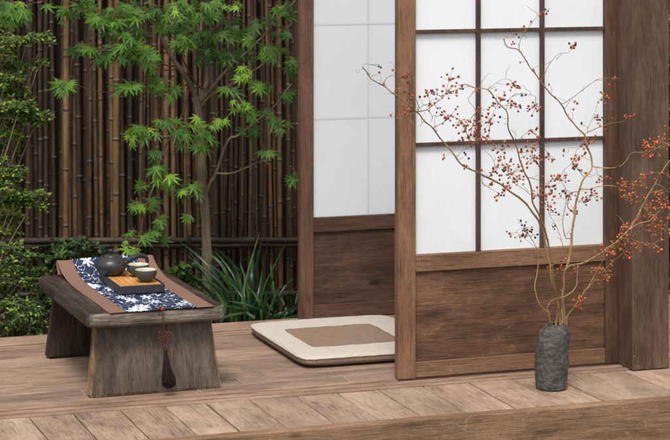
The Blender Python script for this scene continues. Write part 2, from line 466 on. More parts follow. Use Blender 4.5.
for x in (-3.2, -1.9, -.6, .7, 2.0):
    for y in (-.4, 1.0): box(bm, (x, y, -.40), (x+.1, y+.1, -.2))
tag(mesh_obj('deck_piers', bm, M['post']), kind='structure')
bm = bmesh.new(); box(bm, (DX0+.02, 1.10, -.40), (DX1-.02, 1.13, -.12))
tag(mesh_obj('deck_back_skirt', bm, M['sill']), kind='structure')

# ------------------------------------------------------------------ front sliding door
ZT = 1.80
def sliding_door_front():
    r = empty('sliding_door', (.42, 0, 0))
    def bx(name, lo, hi, mat, bev=.0015, cuts=0, wob=0):
        o = boxobj(name, (lo[0]-.42, lo[1], lo[2]), (hi[0]-.42, hi[1], hi[2]), mat, r, bev=bev, cuts=cuts, wob=wob); return o
    Y0, Y1 = 0, .034
    bx('stile', (.004, Y0, .004), (.068, Y1, ZT), M['door_v'])
    bx('stile', (.778, Y0, .004), (.842, Y1, ZT), M['door_shaded_v'])
    bx('middle_rail', (.069, Y0+.003, .362), (.777, Y1, .418), M['door_h'])
    bx('bottom_rail', (.069, Y0+.002, .006), (.777, Y1, .058), M['door_h'])
    bx('top_rail', (.069, Y0+.003, ZT-.05), (.777, Y1, ZT-.002), M['door_h'])
    bx('lower_panel', (.069, Y0+.013, .059), (.777, Y1-.008, .361), M['door_board'], 0)
    for x in (.301, .540): bx('lattice_bar', (x-.007, Y0+.006, .419), (x+.007, Y0+.020, ZT-.051), M['lattice'], .0008)
    for z in (.790, 1.172, 1.554): 
        for a, b in ((.069, .2935), (.3085, .5325), (.5475, .777)):
            bx('lattice_bar', (a, Y0+.008, z-.006), (b, Y0+.021, z+.006), M['lattice'], .0008)
    bx('paper_panel', (.069, Y0+.022, .419), (.777, Y0+.0235, ZT-.051), M['paper'], 0)
    tag(r, 'brown sliding door with white paper panes in a six-pane grid, behind the stone-grey vase', 'door')
sliding_door_front()

def sliding_door_back():
    y = 1.103; X0 = -.004
    r = empty('sliding_door', (.4, y, 0))
    def bx(name, lo, hi, mat, bev=.0015):
        return boxobj(name, (lo[0]-.4, lo[1], lo[2]), (hi[0]-.4, hi[1], hi[2]), mat, r, bev=bev)
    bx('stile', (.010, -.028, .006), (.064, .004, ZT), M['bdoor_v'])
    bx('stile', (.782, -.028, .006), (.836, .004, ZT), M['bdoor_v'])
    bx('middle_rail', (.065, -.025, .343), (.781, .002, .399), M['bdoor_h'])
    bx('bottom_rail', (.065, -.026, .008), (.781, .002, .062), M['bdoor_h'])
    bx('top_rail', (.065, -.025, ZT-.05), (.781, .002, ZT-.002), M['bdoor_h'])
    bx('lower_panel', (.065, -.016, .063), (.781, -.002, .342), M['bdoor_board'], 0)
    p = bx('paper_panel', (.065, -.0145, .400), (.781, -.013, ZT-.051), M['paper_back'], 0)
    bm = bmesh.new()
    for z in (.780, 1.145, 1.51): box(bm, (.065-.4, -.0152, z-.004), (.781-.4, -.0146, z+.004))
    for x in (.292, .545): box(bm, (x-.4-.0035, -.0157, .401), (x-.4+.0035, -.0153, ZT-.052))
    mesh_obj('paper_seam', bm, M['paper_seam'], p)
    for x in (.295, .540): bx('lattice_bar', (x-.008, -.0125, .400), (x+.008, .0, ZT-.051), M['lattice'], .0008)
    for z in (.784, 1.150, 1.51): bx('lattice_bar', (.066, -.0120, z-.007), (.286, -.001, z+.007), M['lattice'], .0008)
    tag(r, 'darker wooden sliding door with plain grey-white paper, standing behind the floor cushion', 'door')
sliding_door_back()
# ------------------------------------------------------------------ post
def post():
    r = empty('wooden_post', (.89, -.05, 0))
    bm = bmesh.new()
    box(bm, (.820-.89, -.118+.05, .0), (.962-.89, -.003+.05, 2.45), .004, 2, .0012, 20)
    box(bm, (.846-.89, -.001+.05, .003), (.958-.89, .040+.05, 2.1), .002, 1)
    mesh_obj('shaft', bm, M['post'], r)
    tag(r, 'thick dark weathered wooden post at the right edge, beside the front sliding door', 'post')
post()
bm = bmesh.new()
box(bm, (-.2, -.02, ZT+.004), (.818, .05, 1.928), .003)
box(bm, (.96, -.02, ZT+.004), (2.9, .05, 1.928), .003)
box(bm, (-.2, 1.05, ZT+.004), (2.9, 1.13, 1.928), .003)
tag(mesh_obj('door_lintels', bm, M['post']), kind='structure')

# ------------------------------------------------------------------ low tea table
def table():
    r = empty('tea_table', (-.82, .42, 0), R(1.0))
    def loc(x, y): return (x+.82, y-.42)
    # top: rounded slab with irregular edge
    def slab(lo, hi, z0, z1, rad, mat, name, nu=28):
        bm = bmesh.new()
        pts = []
        for cx, cy, a0 in ((hi[0]-rad, hi[1]-rad, 0), (lo[0]+rad, hi[1]-rad, 90), (lo[0]+rad, lo[1]+rad, 180), (hi[0]-rad, lo[1]+rad, 270)):
            for k in range(5):
                a = R(a0+k*22.5); pts.append((cx+rad*math.cos(a), cy+rad*math.sin(a)))
        # resample long sides
        P = []
        for i in range(len(pts)):
            a = Vector(pts[i]); b = Vector(pts[(i+1) % len(pts)]); n = max(1, int((b-a).length/.03))
            for k in range(n): P.append(a+(b-a)*k/n)
        c = Vector(((lo[0]+hi[0])/2, (lo[1]+hi[1])/2))
        rings = [(.012, z0), (.003, z0+.004), (.0, z0+.012), (0, (z0+z1)/2), (0.0, z1-.012), (.004, z1-.004), (.012, z1)]
        vr = []
        for ins, z in rings:
            row = []
            for p in P:
                d = (p-c); q = p-d.normalized()*ins
                w = noise.noise(Vector((p.x*12, p.y*12, z*40)))*.0022
                q = q+d.normalized()*w
                row.append(bm.verts.new((q.x, q.y, z+noise.noise(Vector((p.x*9, p.y*9, 3)))*.001)))
            vr.append(row)
        n = len(P)
        for a, b in zip(vr[:-1], vr[1:]):
            for k in range(n):
                f = bm.faces.new((a[k], a[(k+1) % n], b[(k+1) % n], b[k])); f.smooth = True
                mid = (P[k]+P[(k+1) % n])/2
                f.material_index = 0 if abs(mid.y-c.y) > abs(hi[1]-lo[1])/2-.03 else 2
        f = bm.faces.new(vr[-1]); f.material_index = 1
        f = bm.faces.new(vr[0][::-1]); f.material_index = 1
        return mesh_obj(name, bm, mat, r)
    l = loc(-1.052, .048); h = loc(-.584, .845)
    slab(l, h, .232, .278, .035, [M['table_edge'], M['table_top'], M['table_side_y']], 'tabletop')
    # legs: broad trapezoid slabs, splayed outwards
    def leg(ytop, ybot, th, xt0, xt1, xb0, xb1, ms=None):
        bm = bmesh.new(); N = 10
        G = {}
        for s in (0, 1):
            for j in range(N+1):
                for i in range(N+1):
                    t = j/N; u = i/N
                    z = .231*(1-t)+.0*t
                    x0 = xt0+(xb0-xt0)*t; x1 = xt1+(xb1-xt1)*t
                    x = x0+(x1-x0)*u; y = ytop+(ybot-ytop)*t+s*th
                    w = noise.noise(Vector((x*8, y*8, z*14)))*.002
                    G[s, j, i] = bm.verts.new((x+.82, y-.42+w, z))
        for s in (0, 1):
            for j in range(N):
                for i in range(N):
                    q = [G[s, j, i], G[s, j, i+1], G[s, j+1, i+1], G[s, j+1, i]]
                    bm.faces.new(q if s else q[::-1])
        for j in range(N):
            for i in (0, N):
                q = [G[0, j, i], G[1, j, i], G[1, j+1, i], G[0, j+1, i]]
                bm.faces.new(q[::-1] if i == 0 else q).material_index = 1
        for i in range(N):
            for j in (0, N):
                bm.faces.new([G[0, j, i], G[0, j, i+1], G[1, j, i+1], G[1, j, i]])
        bmesh.ops.recalc_face_normals(bm, faces=bm.faces)
        es = [e for e in bm.edges if len(e.link_faces) == 2 and e.calc_face_angle() > 1]
        bmesh.ops.bevel(bm, geom=es, offset=.008, segments=2, affect='EDGES', material=1)
        return mesh_obj('leg', bm, ms or [M['table_side'], M['table_worn']], r)
    leg(.115, .092, .05, -1.014, -.620, -1.038, -.590)
    leg(.71, .735, .05, -1.014, -.620, -1.038, -.590, [M['table_shaded_leg'], M['table_shaded_leg']])
    tag(r, 'low rustic tea table of dark weathered wood with two broad slab legs', 'table')
M['table_side_y'] = wood('table_long_edge_wood', lin(24, 19, 16), lin(60, 49, 41), lin(96, 81, 68), 1, blotch=.9, grain=1.2, bump=.9)
M['table_worn'] = wood('table_leg_worn_edge', lin(64, 48, 36), lin(134, 106, 78), lin(196, 164, 126), 2, blotch=1.6, grain=.6, bump=.7)
M['table_shaded_leg'] = wood('table_shaded_leg_wood', lin(22, 17, 15), lin(46, 36, 30), lin(74, 60, 51), 2, blotch=.9, grain=1.2, bump=.8)  # back leg: shade under the tabletop put into the wood colour
table()

# ------------------------------------------------------------------ runner: brown bands either side of an indigo print
def runner():
    r = empty('table_runner', (-.805, .42, 0), R(1.0))
    prof = [(.046, .2815), (.06, .2812), (.12, .2808), (.2, .2806), (.3, .2806), (.42, .2806), (.55, .2808), (.62, .282), (.68, .288), (.73, .298), (.77, .310), (.80, .322), (.825, .332), (.838, .330), (.838, .318), (.828, .305), (.816, .294), (.805, .284)]
    def strip(x0, x1, name, mat, dz=0, nx=10):
        vs = []; fs = []
        sm = smooth_path([(Vector((0, y, z)), 0) for y, z in prof], 3)
        for j, (p, _) in enumerate(sm):
            for i in range(nx+1):
                x = x0+(x1-x0)*i/nx
                flat = 1 if p.y > .6 else .25
                w = .0045*noise.noise(Vector((x*9, p.y*5, 1)))*flat
                sx = 0
                if x < -.97: sx = .006*noise.noise(Vector((p.y*7, 2, 2)))
                vs.append((x+sx+.805, p.y-.42+(.004*noise.noise(Vector((x*11, 5, 5))) if j < 3 else 0), p.z+dz+max(w, -.0002 if p.y < .6 else -.01)))
        n = nx+1
        for j in range(len(sm)-1):
            for i in range(nx): fs.append((j*n+i, j*n+i+1, (j+1)*n+i+1, (j+1)*n+i))
        o = raw_obj(name, vs, fs, mat, r, True)
        m = o.modifiers.new('thick', 'SOLIDIFY'); m.thickness = .0014; m.offset = -1
        return o
    strip(-.982, -.926, 'border', M['runner_brown'])
    strip(-.926, -.690, 'printed_panel', M['print'], .0006, 24)
    strip(-.690, -.630, 'border', M['runner_brown'])
    tag(r, 'navy and white flower-print cloth runner with brown borders laid along the tea table', 'table runner')
runner()

# ------------------------------------------------------------------ tray, pot, cups
TZ = .2832
def tray():
    r = empty('tea_tray', (-.797, .485, TZ), R(0))
    hx, hy = .080, .155
    bm = bmesh.new()
    V = []
    for ins, z in ((.006, 0), (.001, .002), (0, .006), (0, .0285), (.0012, .030), (.005, .030), (.0062, .0288), (.0062, .0165)):
        row = []
        for sx, sy in ((1, 1), (-1, 1), (-1, -1), (1, -1)):
            for q in range(5):
                an = R({(1, 1): 0, (-1, 1): 90, (-1, -1): 180, (1, -1): 270}[sx, sy]+q*22.5); c0 = .008; rr_ = max(.0015, c0-ins)
                row.append(bm.verts.new((sx*(hx-c0)+rr_*math.cos(an)+(sx*(c0-ins-rr_)), sy*(hy-c0)+rr_*math.sin(an)+(sy*(c0-ins-rr_)), z)))
        V.append(row)
    for a_, b_ in zip(V[:-1], V[1:]):
        for q in range(20): bm.faces.new((a_[q], a_[(q+1) % 20], b_[(q+1) % 20], b_[q]))
    bm.faces.new(V[0][::-1]); bm.faces.new(V[-1])
    mesh_obj('frame', bm, M['tray'], r)
    bm = bmesh.new()
    n = 7; w = (2*hx-.0135)/n
    for k in range(n):
        x = -hx+.0068+k*w
        box(bm, (x+.0009, -hy+.0068, .0170), (x+w-.0009, hy-.0068, .0272), .0008)
    mesh_obj('slat_panel', bm, M['slat'], r)
    tag(r, 'rectangular black tea tray with an orange bamboo slat top', 'tray')
    return TZ+.0272
TT = tray()
def teapot():
    c = Vector((-.849, .575, TT+.0005))
    r = empty('teapot', c)
    a = Acc()
    prof = [(.0, .0), (.030, .0), (.036, .003), (.046, .012), (.0535, .026), (.055, .036), (.052, .047), (.043, .057), (.032, .063), (.030, .0655), (.026, .0655)]
    a.lathe(prof, (0, 0, 0), 48); a.build('body', M['pot'], r, True)
    a = Acc()
    a.lathe([(.0295, .0662), (.028, .069), (.020, .0725), (.009, .0745), (.0, .075)], (0, 0, 0), 40)
    lid = a.build('lid', M['pot'], r, True)
    a = Acc(); a.lathe([(.0, .0745), (.004, .0747), (.0045, .079), (.0078, .083), (.0075, .088), (.004, .0905), (0, .091)], (0, 0, 0), 20)
    a.build('knob', M['pot'], lid, True)
    # spout, pointing at the viewer's right
    a = Acc()
    d = Vector((.50, -.86, 0)).normalized()
    pts = [(d*.040+Vector((0, 0, .030)), .0170), (d*.055+Vector((0, 0, .036)), .0135), (d*.068+Vector((0, 0, .046)), .0095), (d*.079+Vector((0, 0, .057)), .0075)]
    a.tube(smooth_path(pts, 4), 16, cap=False)
    a.tube([(p-d*.0001, q*.75) for p, q in smooth_path(pts, 4)][4:], 16, 0)
    a.build('spout', M['pot'], r, True)
    # side handle: thick root, arching out and down
    a = Acc()
    h = Vector((.97, .25, 0)).normalized()
    pts = [(h*.045+Vector((0, 0, .036)), .0125), (h*.066+Vector((0, 0, .045)), .0115), (h*.083+Vector((0, 0, .052)), .0095), (h*.103+Vector((0, 0, .058)), .0092), (h*.124+Vector((0, 0, .056)), .0090), (h*.138+Vector((0, 0, .050)), .0072), (h*.143+Vector((0, 0, .036)), .0062), (h*.144+Vector((0, 0, .024)), .0045)]
    a.tube(smooth_path(pts, 4), 14); a.build('handle', M['pot'], r, True)
    tag(r, 'squat black clay teapot with a side handle and round lid knob, on the tray', 'teapot')
teapot()
def cup(x, y, label):
    a = Acc()
    H = .046
    s9 = .93
    prof = [(0, 0), (.018, 0), (.0185, .004), (.029, .011), (.0375, .022), (.0405, .034), (.0405, .044), (.0398, .046), (.0385, .0455), (.0375, .036), (.034, .026), (.025, .016), (0, .012)]
    mi = [0]*7+[1]*6
    a.lathe([(q*s9, z*.92) for q, z in prof], (0, 0, 0), 40, mi)
    o = a.build('tea_cup', [M['cup'], M['glaze']], None, True); o.location = (x, y, TT+.0004)
    tag(o, label, 'cup', 'two clay tea cups on the tray')
cup(-.766, .405, 'dark clay tea cup with pale inside, nearer the front corner of the tray')
cup(-.765, .520, 'dark clay tea cup with pale inside, partly hidden behind the other cup, beside the teapot')

# ------------------------------------------------------------------ tassel charm hanging over the table's front
def tassel():
    y = .020; x0 = -.806
    r = empty('tassel_charm', (x0, y, .28))
    A = lambda x, z, dy=0: Vector((x, dy, z))
    a = Acc()
    path = [A(-.004, .0065, .035), A(-.002, .0072, .02), A(0, .004, .006), A(.001, -.01, -.001), A(.002, -.03, 0), A(.004, -.062, 0)]
    a.tube(smooth_path([(p, .0017) for p in path], 4), 8)
    a.build('cord', M['cord'], r, True)
    a = Acc()
    for px, pz, py in ((-.010, .0085, .016), (.006, .0085, .016), (.0, .007, .004)): a.ball(A(px, pz, py), .0058, 0, 12, 8)
    a.build('beads', M['bead'], r, True)
    # knot: woven loops
    a = Acc(); c = A(.006, -.088, 0)
    for k in range(8):
        an = R(45*k); L = .029 if k % 2 else .024
        if k == 2: L = .024
        d = Vector((math.cos(an), 0, math.sin(an))); n = Vector((-math.sin(an), 0, math.cos(an)))
        pts = [(c+d*.003-n*.003, .0017), (c+d*L*.6-n*.0055+Vector((0, -.002, 0)), .0017), (c+d*L, .0017), (c+d*L*.6+n*.0055+Vector((0, .002, 0)), .0017), (c+d*.003+n*.003, .0017)]
        a.tube(smooth_path(pts, 4), 6)
    for s in (-1, 0, 1):
        for q in (0, 1):
            d = Vector((1, 0, 1)).normalized() if q else Vector((1, 0, -1)).normalized()
            n = Vector((d.z, 0, -d.x))
            a.tube([(c+d*t+n*s*.0042+Vector((0, -.0025*math.cos(t*900+s*3.14+q*3.14)-.001, 0)), .0019) for t in [-.011+.00275*i for i in range(9)]], 6)
    a.tube([(c+A(0, -.018), .0017), (c+A(.002, -.034), .0017)], 6)
    a.ball(c+A(.001, -.026), .0045, 0, 10, 6)
    a.build('knot', M['cord'], r, True)
    # tassel skirt made of threads
    a = Acc(); top = Vector((.010, 0, -.122))
    a.lathe([(.0, .002), (.005, .001), (.0065, -.004), (.0065, -.012), (.0058, -.018)], top, 14)
    rr = random.Random(3)
    for k in range(230):
        an = rr.uniform(0, 6.283); q = rr.random()**.4
        w = .0215*q; L = rr.uniform(.122, .134)-.016*q**3
        d = Vector((math.cos(an), math.sin(an)*.62, 0)); j = Vector((rr.gauss(0, .0012), rr.gauss(0, .001), 0))
        sw = Vector((.012, 0, 0))
        pts = [(top+d*.0055*q+Vector((0, 0, -.014)), .0009), (top+d*(.0075*q+.001)+Vector((0, 0, -.038))+sw*.2+j, .0010), (top+d*(w*.80)+Vector((0, 0, -.078))+sw*.55+j, .0010), (top+d*w*1.0+Vector((0, 0, -L*.86))+sw*.9+j*2, .0010), (top+d*w*.9+Vector((0, 0, -L))+sw+j*3, .0007)]
        a.tube(smooth_path(pts, 2), 4)
    a.build('tassel', M['thread'], r, True)
    tag(r, 'dark brown tassel on a red knotted cord hanging over the front edge of the table', 'tassel')
tassel()

# ------------------------------------------------------------------ floor cushion
def cushion():
    r = empty('floor_cushion', (.03, .615, 0))
    X0, X1, Y0, Y1 = -.275, .285, -.345, .325
    cx, cy = (X0+X1)/2, (Y0+Y1)/2; hx, hy = (X1-X0)/2, (Y1-Y0)/2
    N = 56
    def shape(u, v, s):
        # corners pulled out slightly, sides a little drawn in
        x = cx+hx*u*(1-.050*abs(v)**9*abs(u)**3+.003*math.sin(v*4)*abs(u)); y = cy+hy*v*(1-.045*abs(u)**9*abs(v)**3+.003*math.sin(u*4+1)*abs(v))
        e = max(abs(u), abs(v)); e2 = 1-(1-abs(u)**6)*(1-abs(v)**6)
        th = .019*(1-e2**3)**.5 if e2 < 1 else 0
        wr = .0016*noise.noise(Vector((x*16, y*16, 0)))+.0006*noise.noise(Vector((x*50, y*50, 4)))
        edge = .0008*noise.noise(Vector((x*30, y*30, 2)))
        k = 1-e**8
        crn = 0
        if s > 0: z = .034+th*.54+wr*k+edge+crn
        else: z = .0200-th*.98+edge*e**4+crn
        if s < 0: z = max(z, .0012)
        if e > .995:
            z += .001*math.sin((u*31 if abs(v) > .99 else v*33))*.35
        return (x, y, z)
    bm = bmesh.new(); T = {}
    for s in (1, -1):
        for j in range(N+1):
            for i in range(N+1):
                # denser near rim
                f = lambda q: math.sin(q*math.pi/2)
                u = f(-1+2*i/N); v = f(-1+2*j/N)
                T[s, j, i] = bm.verts.new(shape(u, v, s))
    for s in (1, -1):
        for j in range(N):
            for i in range(N):
                q = [T[s, j, i], T[s, j, i+1], T[s, j+1, i+1], T[s, j+1, i]]
                f = bm.faces.new(q if s > 0 else q[::-1]); f.smooth = True
                f.material_index = 0 if s > 0 else 1
    rim = [(0, i) for i in range(N)]+[(j, N) for j in range(N)]+[(N, N-i) for i in range(N)]+[(N-j, 0) for j in range(N)]
    L = len(rim)
    for k in range(L):
        a = rim[k]; b = rim[(k+1) % L]
        f = bm.faces.new([T[1, a[0], a[1]], T[-1, a[0], a[1]], T[-1, b[0], b[1]], T[1, b[0], b[1]]]); f.material_index = 1; f.smooth = True
    bmesh.ops.recalc_face_normals(bm, faces=bm.faces)
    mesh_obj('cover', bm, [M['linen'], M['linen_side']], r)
    # applied centre panel following the top
    vs = []; fs = []; n = 36
    for j in range(n+1):
        for i in range(n+1):
            a = -1+2*i/n; b = -1+2*j/n
            # squircle corners
            u = a*(1-.03*b**12)*.606-.10; v = b*(1-.03*a**12)*.50-.075
            u += .008*noise.noise(Vector((b*3, a, 7))); v += .008*noise.noise(Vector((a*3, b, 9)))
            p = shape(u, v, 1); vs.append((p[0], p[1], p[2]+.0016))
    for j in range(n):
        for i in range(n): fs.append((j*(n+1)+i, j*(n+1)+i+1, (j+1)*(n+1)+i+1, (j+1)*(n+1)+i))
    o = raw_obj('centre_panel', vs, fs, M['linen_brown'], r, True)
    m = o.modifiers.new('t', 'SOLIDIFY'); m.thickness = .0014; m.offset = -1
    a = Acc()
    pts = []
    for k in range(L+1):
        j, i = rim[k % L]
        f = lambda q: math.sin(q*math.pi/2)
        p = Vector(shape(f(-1+2*i/N), f(-1+2*j/N), 1)); p.z -= .001
        pts.append((p, .0032))
    a.tube(pts, 6, cap=False); a.build('piping', M['linen'], r, True)
    tag(r, 'flat square cream linen floor cushion with a brown centre panel, lying on the deck', 'cushion')
cushion()

# ------------------------------------------------------------------ vase
VC = Vector((.448, -.262, 0))
def vase():
    a = Acc()
    NZ = 74; SEG = 96
    H = .218
    prof = []
    key = [(0, .0), (.045, .0), (.052, .006), (.0555, .025), (.0572, .06), (.0575, .10), (.0575, .14), (.0555, .165), (.051, .190), (.043, .202), (.037, .2115), (.033, .214)]
    sm = smooth_path([(Vector((q, 0, z)), 0) for q, z in key], 7)
    prof = [(p.x, p.z) for p, _ in sm]
    prof += [(.0285, .212), (.027, .203), (.030, .18), (.034, .10), (0, .03)]
    nout = len(sm)
    def fn(p, an):
        z = p.z
        rr = math.hypot(p.x, p.y)
        if rr < 1e-5: return p
        d = Vector((p.x/rr, p.y/rr, 0))
        q = Vector((d.x*1.3, d.y*1.3, z*14))
        n1 = noise.noise(q*1.1)*.0030
        rid = abs(noise.noise(Vector((d.x*4, d.y*4, z*70))))*.0036+abs(noise.noise(Vector((d.x*9, d.y*9, z*150+9))))*.0034
        m = min(1, z/.02)
        inner = rr < .036 and z < .2 and z > .02
        k = 0 if inner else m
        # slumped left shoulder (towards -x), straighter right side
        side = RT.dot(d)
        t = max(0, (z-.12)/.1)
        off = RT*(.015*t)
        sh = Vector((0, 0, -.006*max(0, -side)*t if not inner else 0))
        return p+d*((n1+rid)*k-.004*k)+off+sh+Vector((0, 0, .0035*noise.noise(Vector((d.x*2, d.y*2, 5)))*(z/.2)**4))
    a.lathe(prof, (0, 0, 0), SEG, [0]*nout+[1]*8, fn)
    o = a.build('stone_vase', [M['vase'], M['vase_in']], None, True); o.location = VC
    tag(o, 'rough dark grey stoneware vase holding the berry branches, standing on the deck', 'vase')
vase()

# ------------------------------------------------------------------ berry branches (six stems standing in the vase)
YB = -.262
def br(pts, ya, yb, r0, r1, skip=0):
    "polyline in photo pixels -> 3D, depth runs from ya to yb"
    L = [0]
    for p, q in zip(pts[:-1], pts[1:]): L.append(L[-1]+math.hypot(q[0]-p[0], q[1]-p[1]))
    out = []
    for (u, v), l in zip(pts, L):
        t = l/L[-1]
        P = at(u, v, ya+(yb-ya)*t+.006*math.sin(l*.11+u))
        out.append((P, r0+(r1-r0)*t**.8))
    return out
def depth_at(u, v, paths):
    best = None
    for pth in paths:
        for p, _ in pth:
            d = p-CAM; k = d.dot(FW); uu = 335+F*d.dot(RT)/k; vv = YH-F*d.z/k
            e = (uu-u)**2+(vv-v)**2
            if best is None or e < best[0]: best = (e, p)
    return best[1]
rb = random.Random(21)
def cluster(parent, u, v, n, rad, tone, paths):
    near = depth_at(u, v, paths)
    anchor = at(u, v, min(-.14 if near.x > .7 else -.05, near.y+rb.uniform(-.03, .03)))
    a = Acc()
    sc_ = 1/300.0
    # stalk from nearest twig to the cluster's middle
    mid = near.lerp(anchor, .75)
    a.tube(smooth_path([(near, .0011), (near.lerp(mid, .5)+Vector((0, 0, .003)), .0009), (mid, .0008)], 3), 4)
    pts = []
    for k in range(n):
        for _ in range(30):
            d = Vector((rb.gauss(0, 1), rb.gauss(0, .8), rb.gauss(0, .85))); d = d.normalized()*rad*sc_*(rb.random()**.5)*1.35
            c = anchor+d
            if c.y > -.02: c.y = -.03
            if all((c-q).length > .0075 for q in pts): break
        pts.append(c)
        m = mid+(c-mid)*.45+Vector((rb.uniform(-1, 1), 0, rb.uniform(0, 1)))*.003
        if (c-mid).length < .06: a.tube(smooth_path([(mid, .0007), (m, .0006), (c, .0005)], 2), 3)
        x = rb.random()
        if tone == 'r': mi = 1 if x < .64 else (3 if x < .76 else 2)
        elif tone == 'd': mi = 3 if x < .8 else 1
        else: mi = 2 if x < .86 else 1
        rr = rb.uniform(.0028, .0046)*(.9 if mi == 3 else 1)
        ax = (c-mid).normalized() if (c-mid).length > 1e-4 else Vector((0, 0, 1))
        a.ball(c, rr, mi, 9, 6, ax, rb.uniform(.95, 1.2))
        a.ball(c+ax*rr*1.05, .0008, 3, 4, 3)
    a.build('berry_cluster', [M['branch'], M['berry_red'], M['berry_orange'], M['berry_dark']], parent, True)
def stem(label, branches, clusters, knots=True):
    a = Acc(); paths = []
    for i, b in enumerate(branches):
        p = br(*b)
        if i == 0:   # root it inside the vase
            base = p[0][0]; p = [(Vector((VC.x+.010+(base.x-VC.x)*.4, VC.y, .10)), p[0][1]), (Vector((base.x, YB, base.z-.012)), p[0][1])]+p[1:]
        sm = smooth_path(p, 5)
        # gentle crookedness
        sm = [(q+Vector((noise.noise(q*26), noise.noise(q*26+Vector((9, 0, 0))), noise.noise(q*26+Vector((0, 9, 0)))))*.0035*(0 if k < 6 and i == 0 else 1), rr*(1+.22*noise.noise(q*60))) for k, (q, rr) in enumerate(sm)]
        if i > 0:    # start the side twig on the wood it grows from
            s0 = min((q for pth in paths for q, _ in pth), key=lambda q: (q-sm[0][0]).length)
            sm[0] = (s0, sm[0][1])
        paths.append(sm)
        a.tube(sm, 8, jit=.12)
        # small spur knots
        for k in range(3, len(sm)-1, 7):
            q, rr = sm[k]
            if rr > .0012:
                d = Vector((rb.uniform(-1, 1), rb.uniform(-1, 1), rb.uniform(-.2, 1))).normalized()
                a.tube([(q, rr*.9), (q+d*(rr*1.5), rr*.55), (q+d*(rr*2.4+rb.uniform(0, .006)), rr*.25)], 5)
    extra = []
    for pi, sm in enumerate(paths):
        n_ = len(sm); lo_ = n_//2 if pi == 0 else 2
        for k in range(lo_, n_-1, 5):
            if rb.random() < .25: continue
            q, rr = sm[k]
            if q.z < .42: continue
            d = Vector((rb.gauss(0, 1), rb.gauss(0, .5), rb.uniform(-.3, 1))).normalized(); Lq = rb.uniform(.025, .075)
            pts_ = [(q, .0008)]; cur = q.copy()
            for j in range(4):
                cur = cur+(d+Vector((rb.gauss(0, .45), rb.gauss(0, .3), rb.gauss(0, .4)))).normalized()*Lq/4
                if cur.y > -.03: cur.y = -.03
                if cur.x > .79 and cur.y > -.135: cur.y = -.14
                pts_.append((cur.copy(), .0008-.00012*j))
            a.tube(smooth_path(pts_, 2), 4)
            if rb.random() < .55: extra.append(cur.copy())
    o = a.build('berry_branch', M['branch'], None, True)
    tag(o, label, 'branch', 'berry branches standing in the vase')
    for c in clusters: cluster(o, *c, paths)
    if extra:
        tone_o = sum(1 for c in clusters if c[4] == 'o') > len(clusters)/2
        for q in extra:
            e = Acc()
            for j in range(rb.choice([1, 1, 2, 3])):
                p = q+Vector((rb.gauss(0, .006), rb.gauss(0, .004), rb.gauss(0, .006)))
                e.tube([(q, .0005), (p, .0004)], 3)
                e.ball(p, rb.uniform(.0030, .0045), (2 if tone_o or q.x > .8 else rb.choice([1, 1, 3, 2])), 8, 5, Vector((0, 0, 1)), 1.1)
            e.build('berry_cluster', [M['branch'], M['berry_red'], M['berry_orange'], M['berry_dark']], o, True)
BY = YB
stem('berry branch reaching far left from the vase to cross the front door stile',
 [([(556, 328), (557.5, 306), (552, 280), (548.6, 259), (543.5, 235.5), (538, 221), (527, 204.6), (515.7, 195.4), (503.4, 186), (489, 178), (476.8, 172), (462.5, 165), (452.3, 152.5), (440, 139), (433, 129), (424, 121), (417, 112.7), (402, 99), (393, 93.6), (382, 85.5), (372, 80), (368, 73.6), (362.6, 67.3)], BY, -.30, .0048, .0016),
  ([(362.6, 67.3), (366, 64.5), (378, 66.4)], -.30, -.30, .0009, .0005),
  ([(372, 75.5), (377, 74)], -.30, -.30, .0009, .0005),
  ([(382, 85.5), (386, 79), (393, 76), (400, 77)], -.30, -.31, .0012, .0006),
  ([(393, 93.6), (396, 89.5)], -.30, -.31, .0010, .0005),
  ([(417, 112.7), (409.5, 114.5), (400.5, 115), (396, 119)], -.29, -.32, .0018, .0007),
  ([(400.5, 115), (400, 108), (397, 102)], -.31, -.33, .0010, .0005),
  ([(417, 112.7), (426, 110), (435, 103.6), (446, 95.5)], -.29, -.26, .0017, .0009),
  ([(418, 111), (424, 105.5), (433, 103)], -.29, -.31, .0010, .0006),
  ([(428, 111), (432, 117), (431, 123)], -.29, -.27, .0009, .0005),
  ([(424, 121), (419, 126)], -.29, -.27, .0010, .0005),
  ([(433, 129), (440.5, 124.5), (451, 117)], -.29, -.33, .0015, .0007),
  ([(457, 157), (462.5, 150.5), (470.7, 147)], -.28, -.25, .0014, .0007),
  ([(481, 179), (484, 184), (499, 193)], -.28, -.30, .0010, .0006),
  ([(489, 177.5), (491, 174), (495, 165), (491, 156.6), (484, 151.5)], -.28, -.25, .0013, .0007)],
 [(380, 67, 2, 3, 'd'), (405, 77, 5, 4, 'r'), (409, 88, 3, 5, 'd'), (427, 91, 8, 6, 'r'), (436, 94, 7, 6, 'r'), (450, 77, 10, 8, 'r'), (449, 90, 14, 7, 'r'), (461, 88, 5, 4, 'd'), (448, 118, 15, 8, 'r'), (438, 109, 3, 4, 'd'), (463, 122, 12, 8, 'r'), (467, 135, 16, 8, 'r'), (478, 138, 18, 9, 'r'), (492, 173, 4, 4, 'r'), (499, 195, 8, 5, 'r'), (505, 188, 12, 6, 'r'), (496, 168, 8, 7, 'r')])
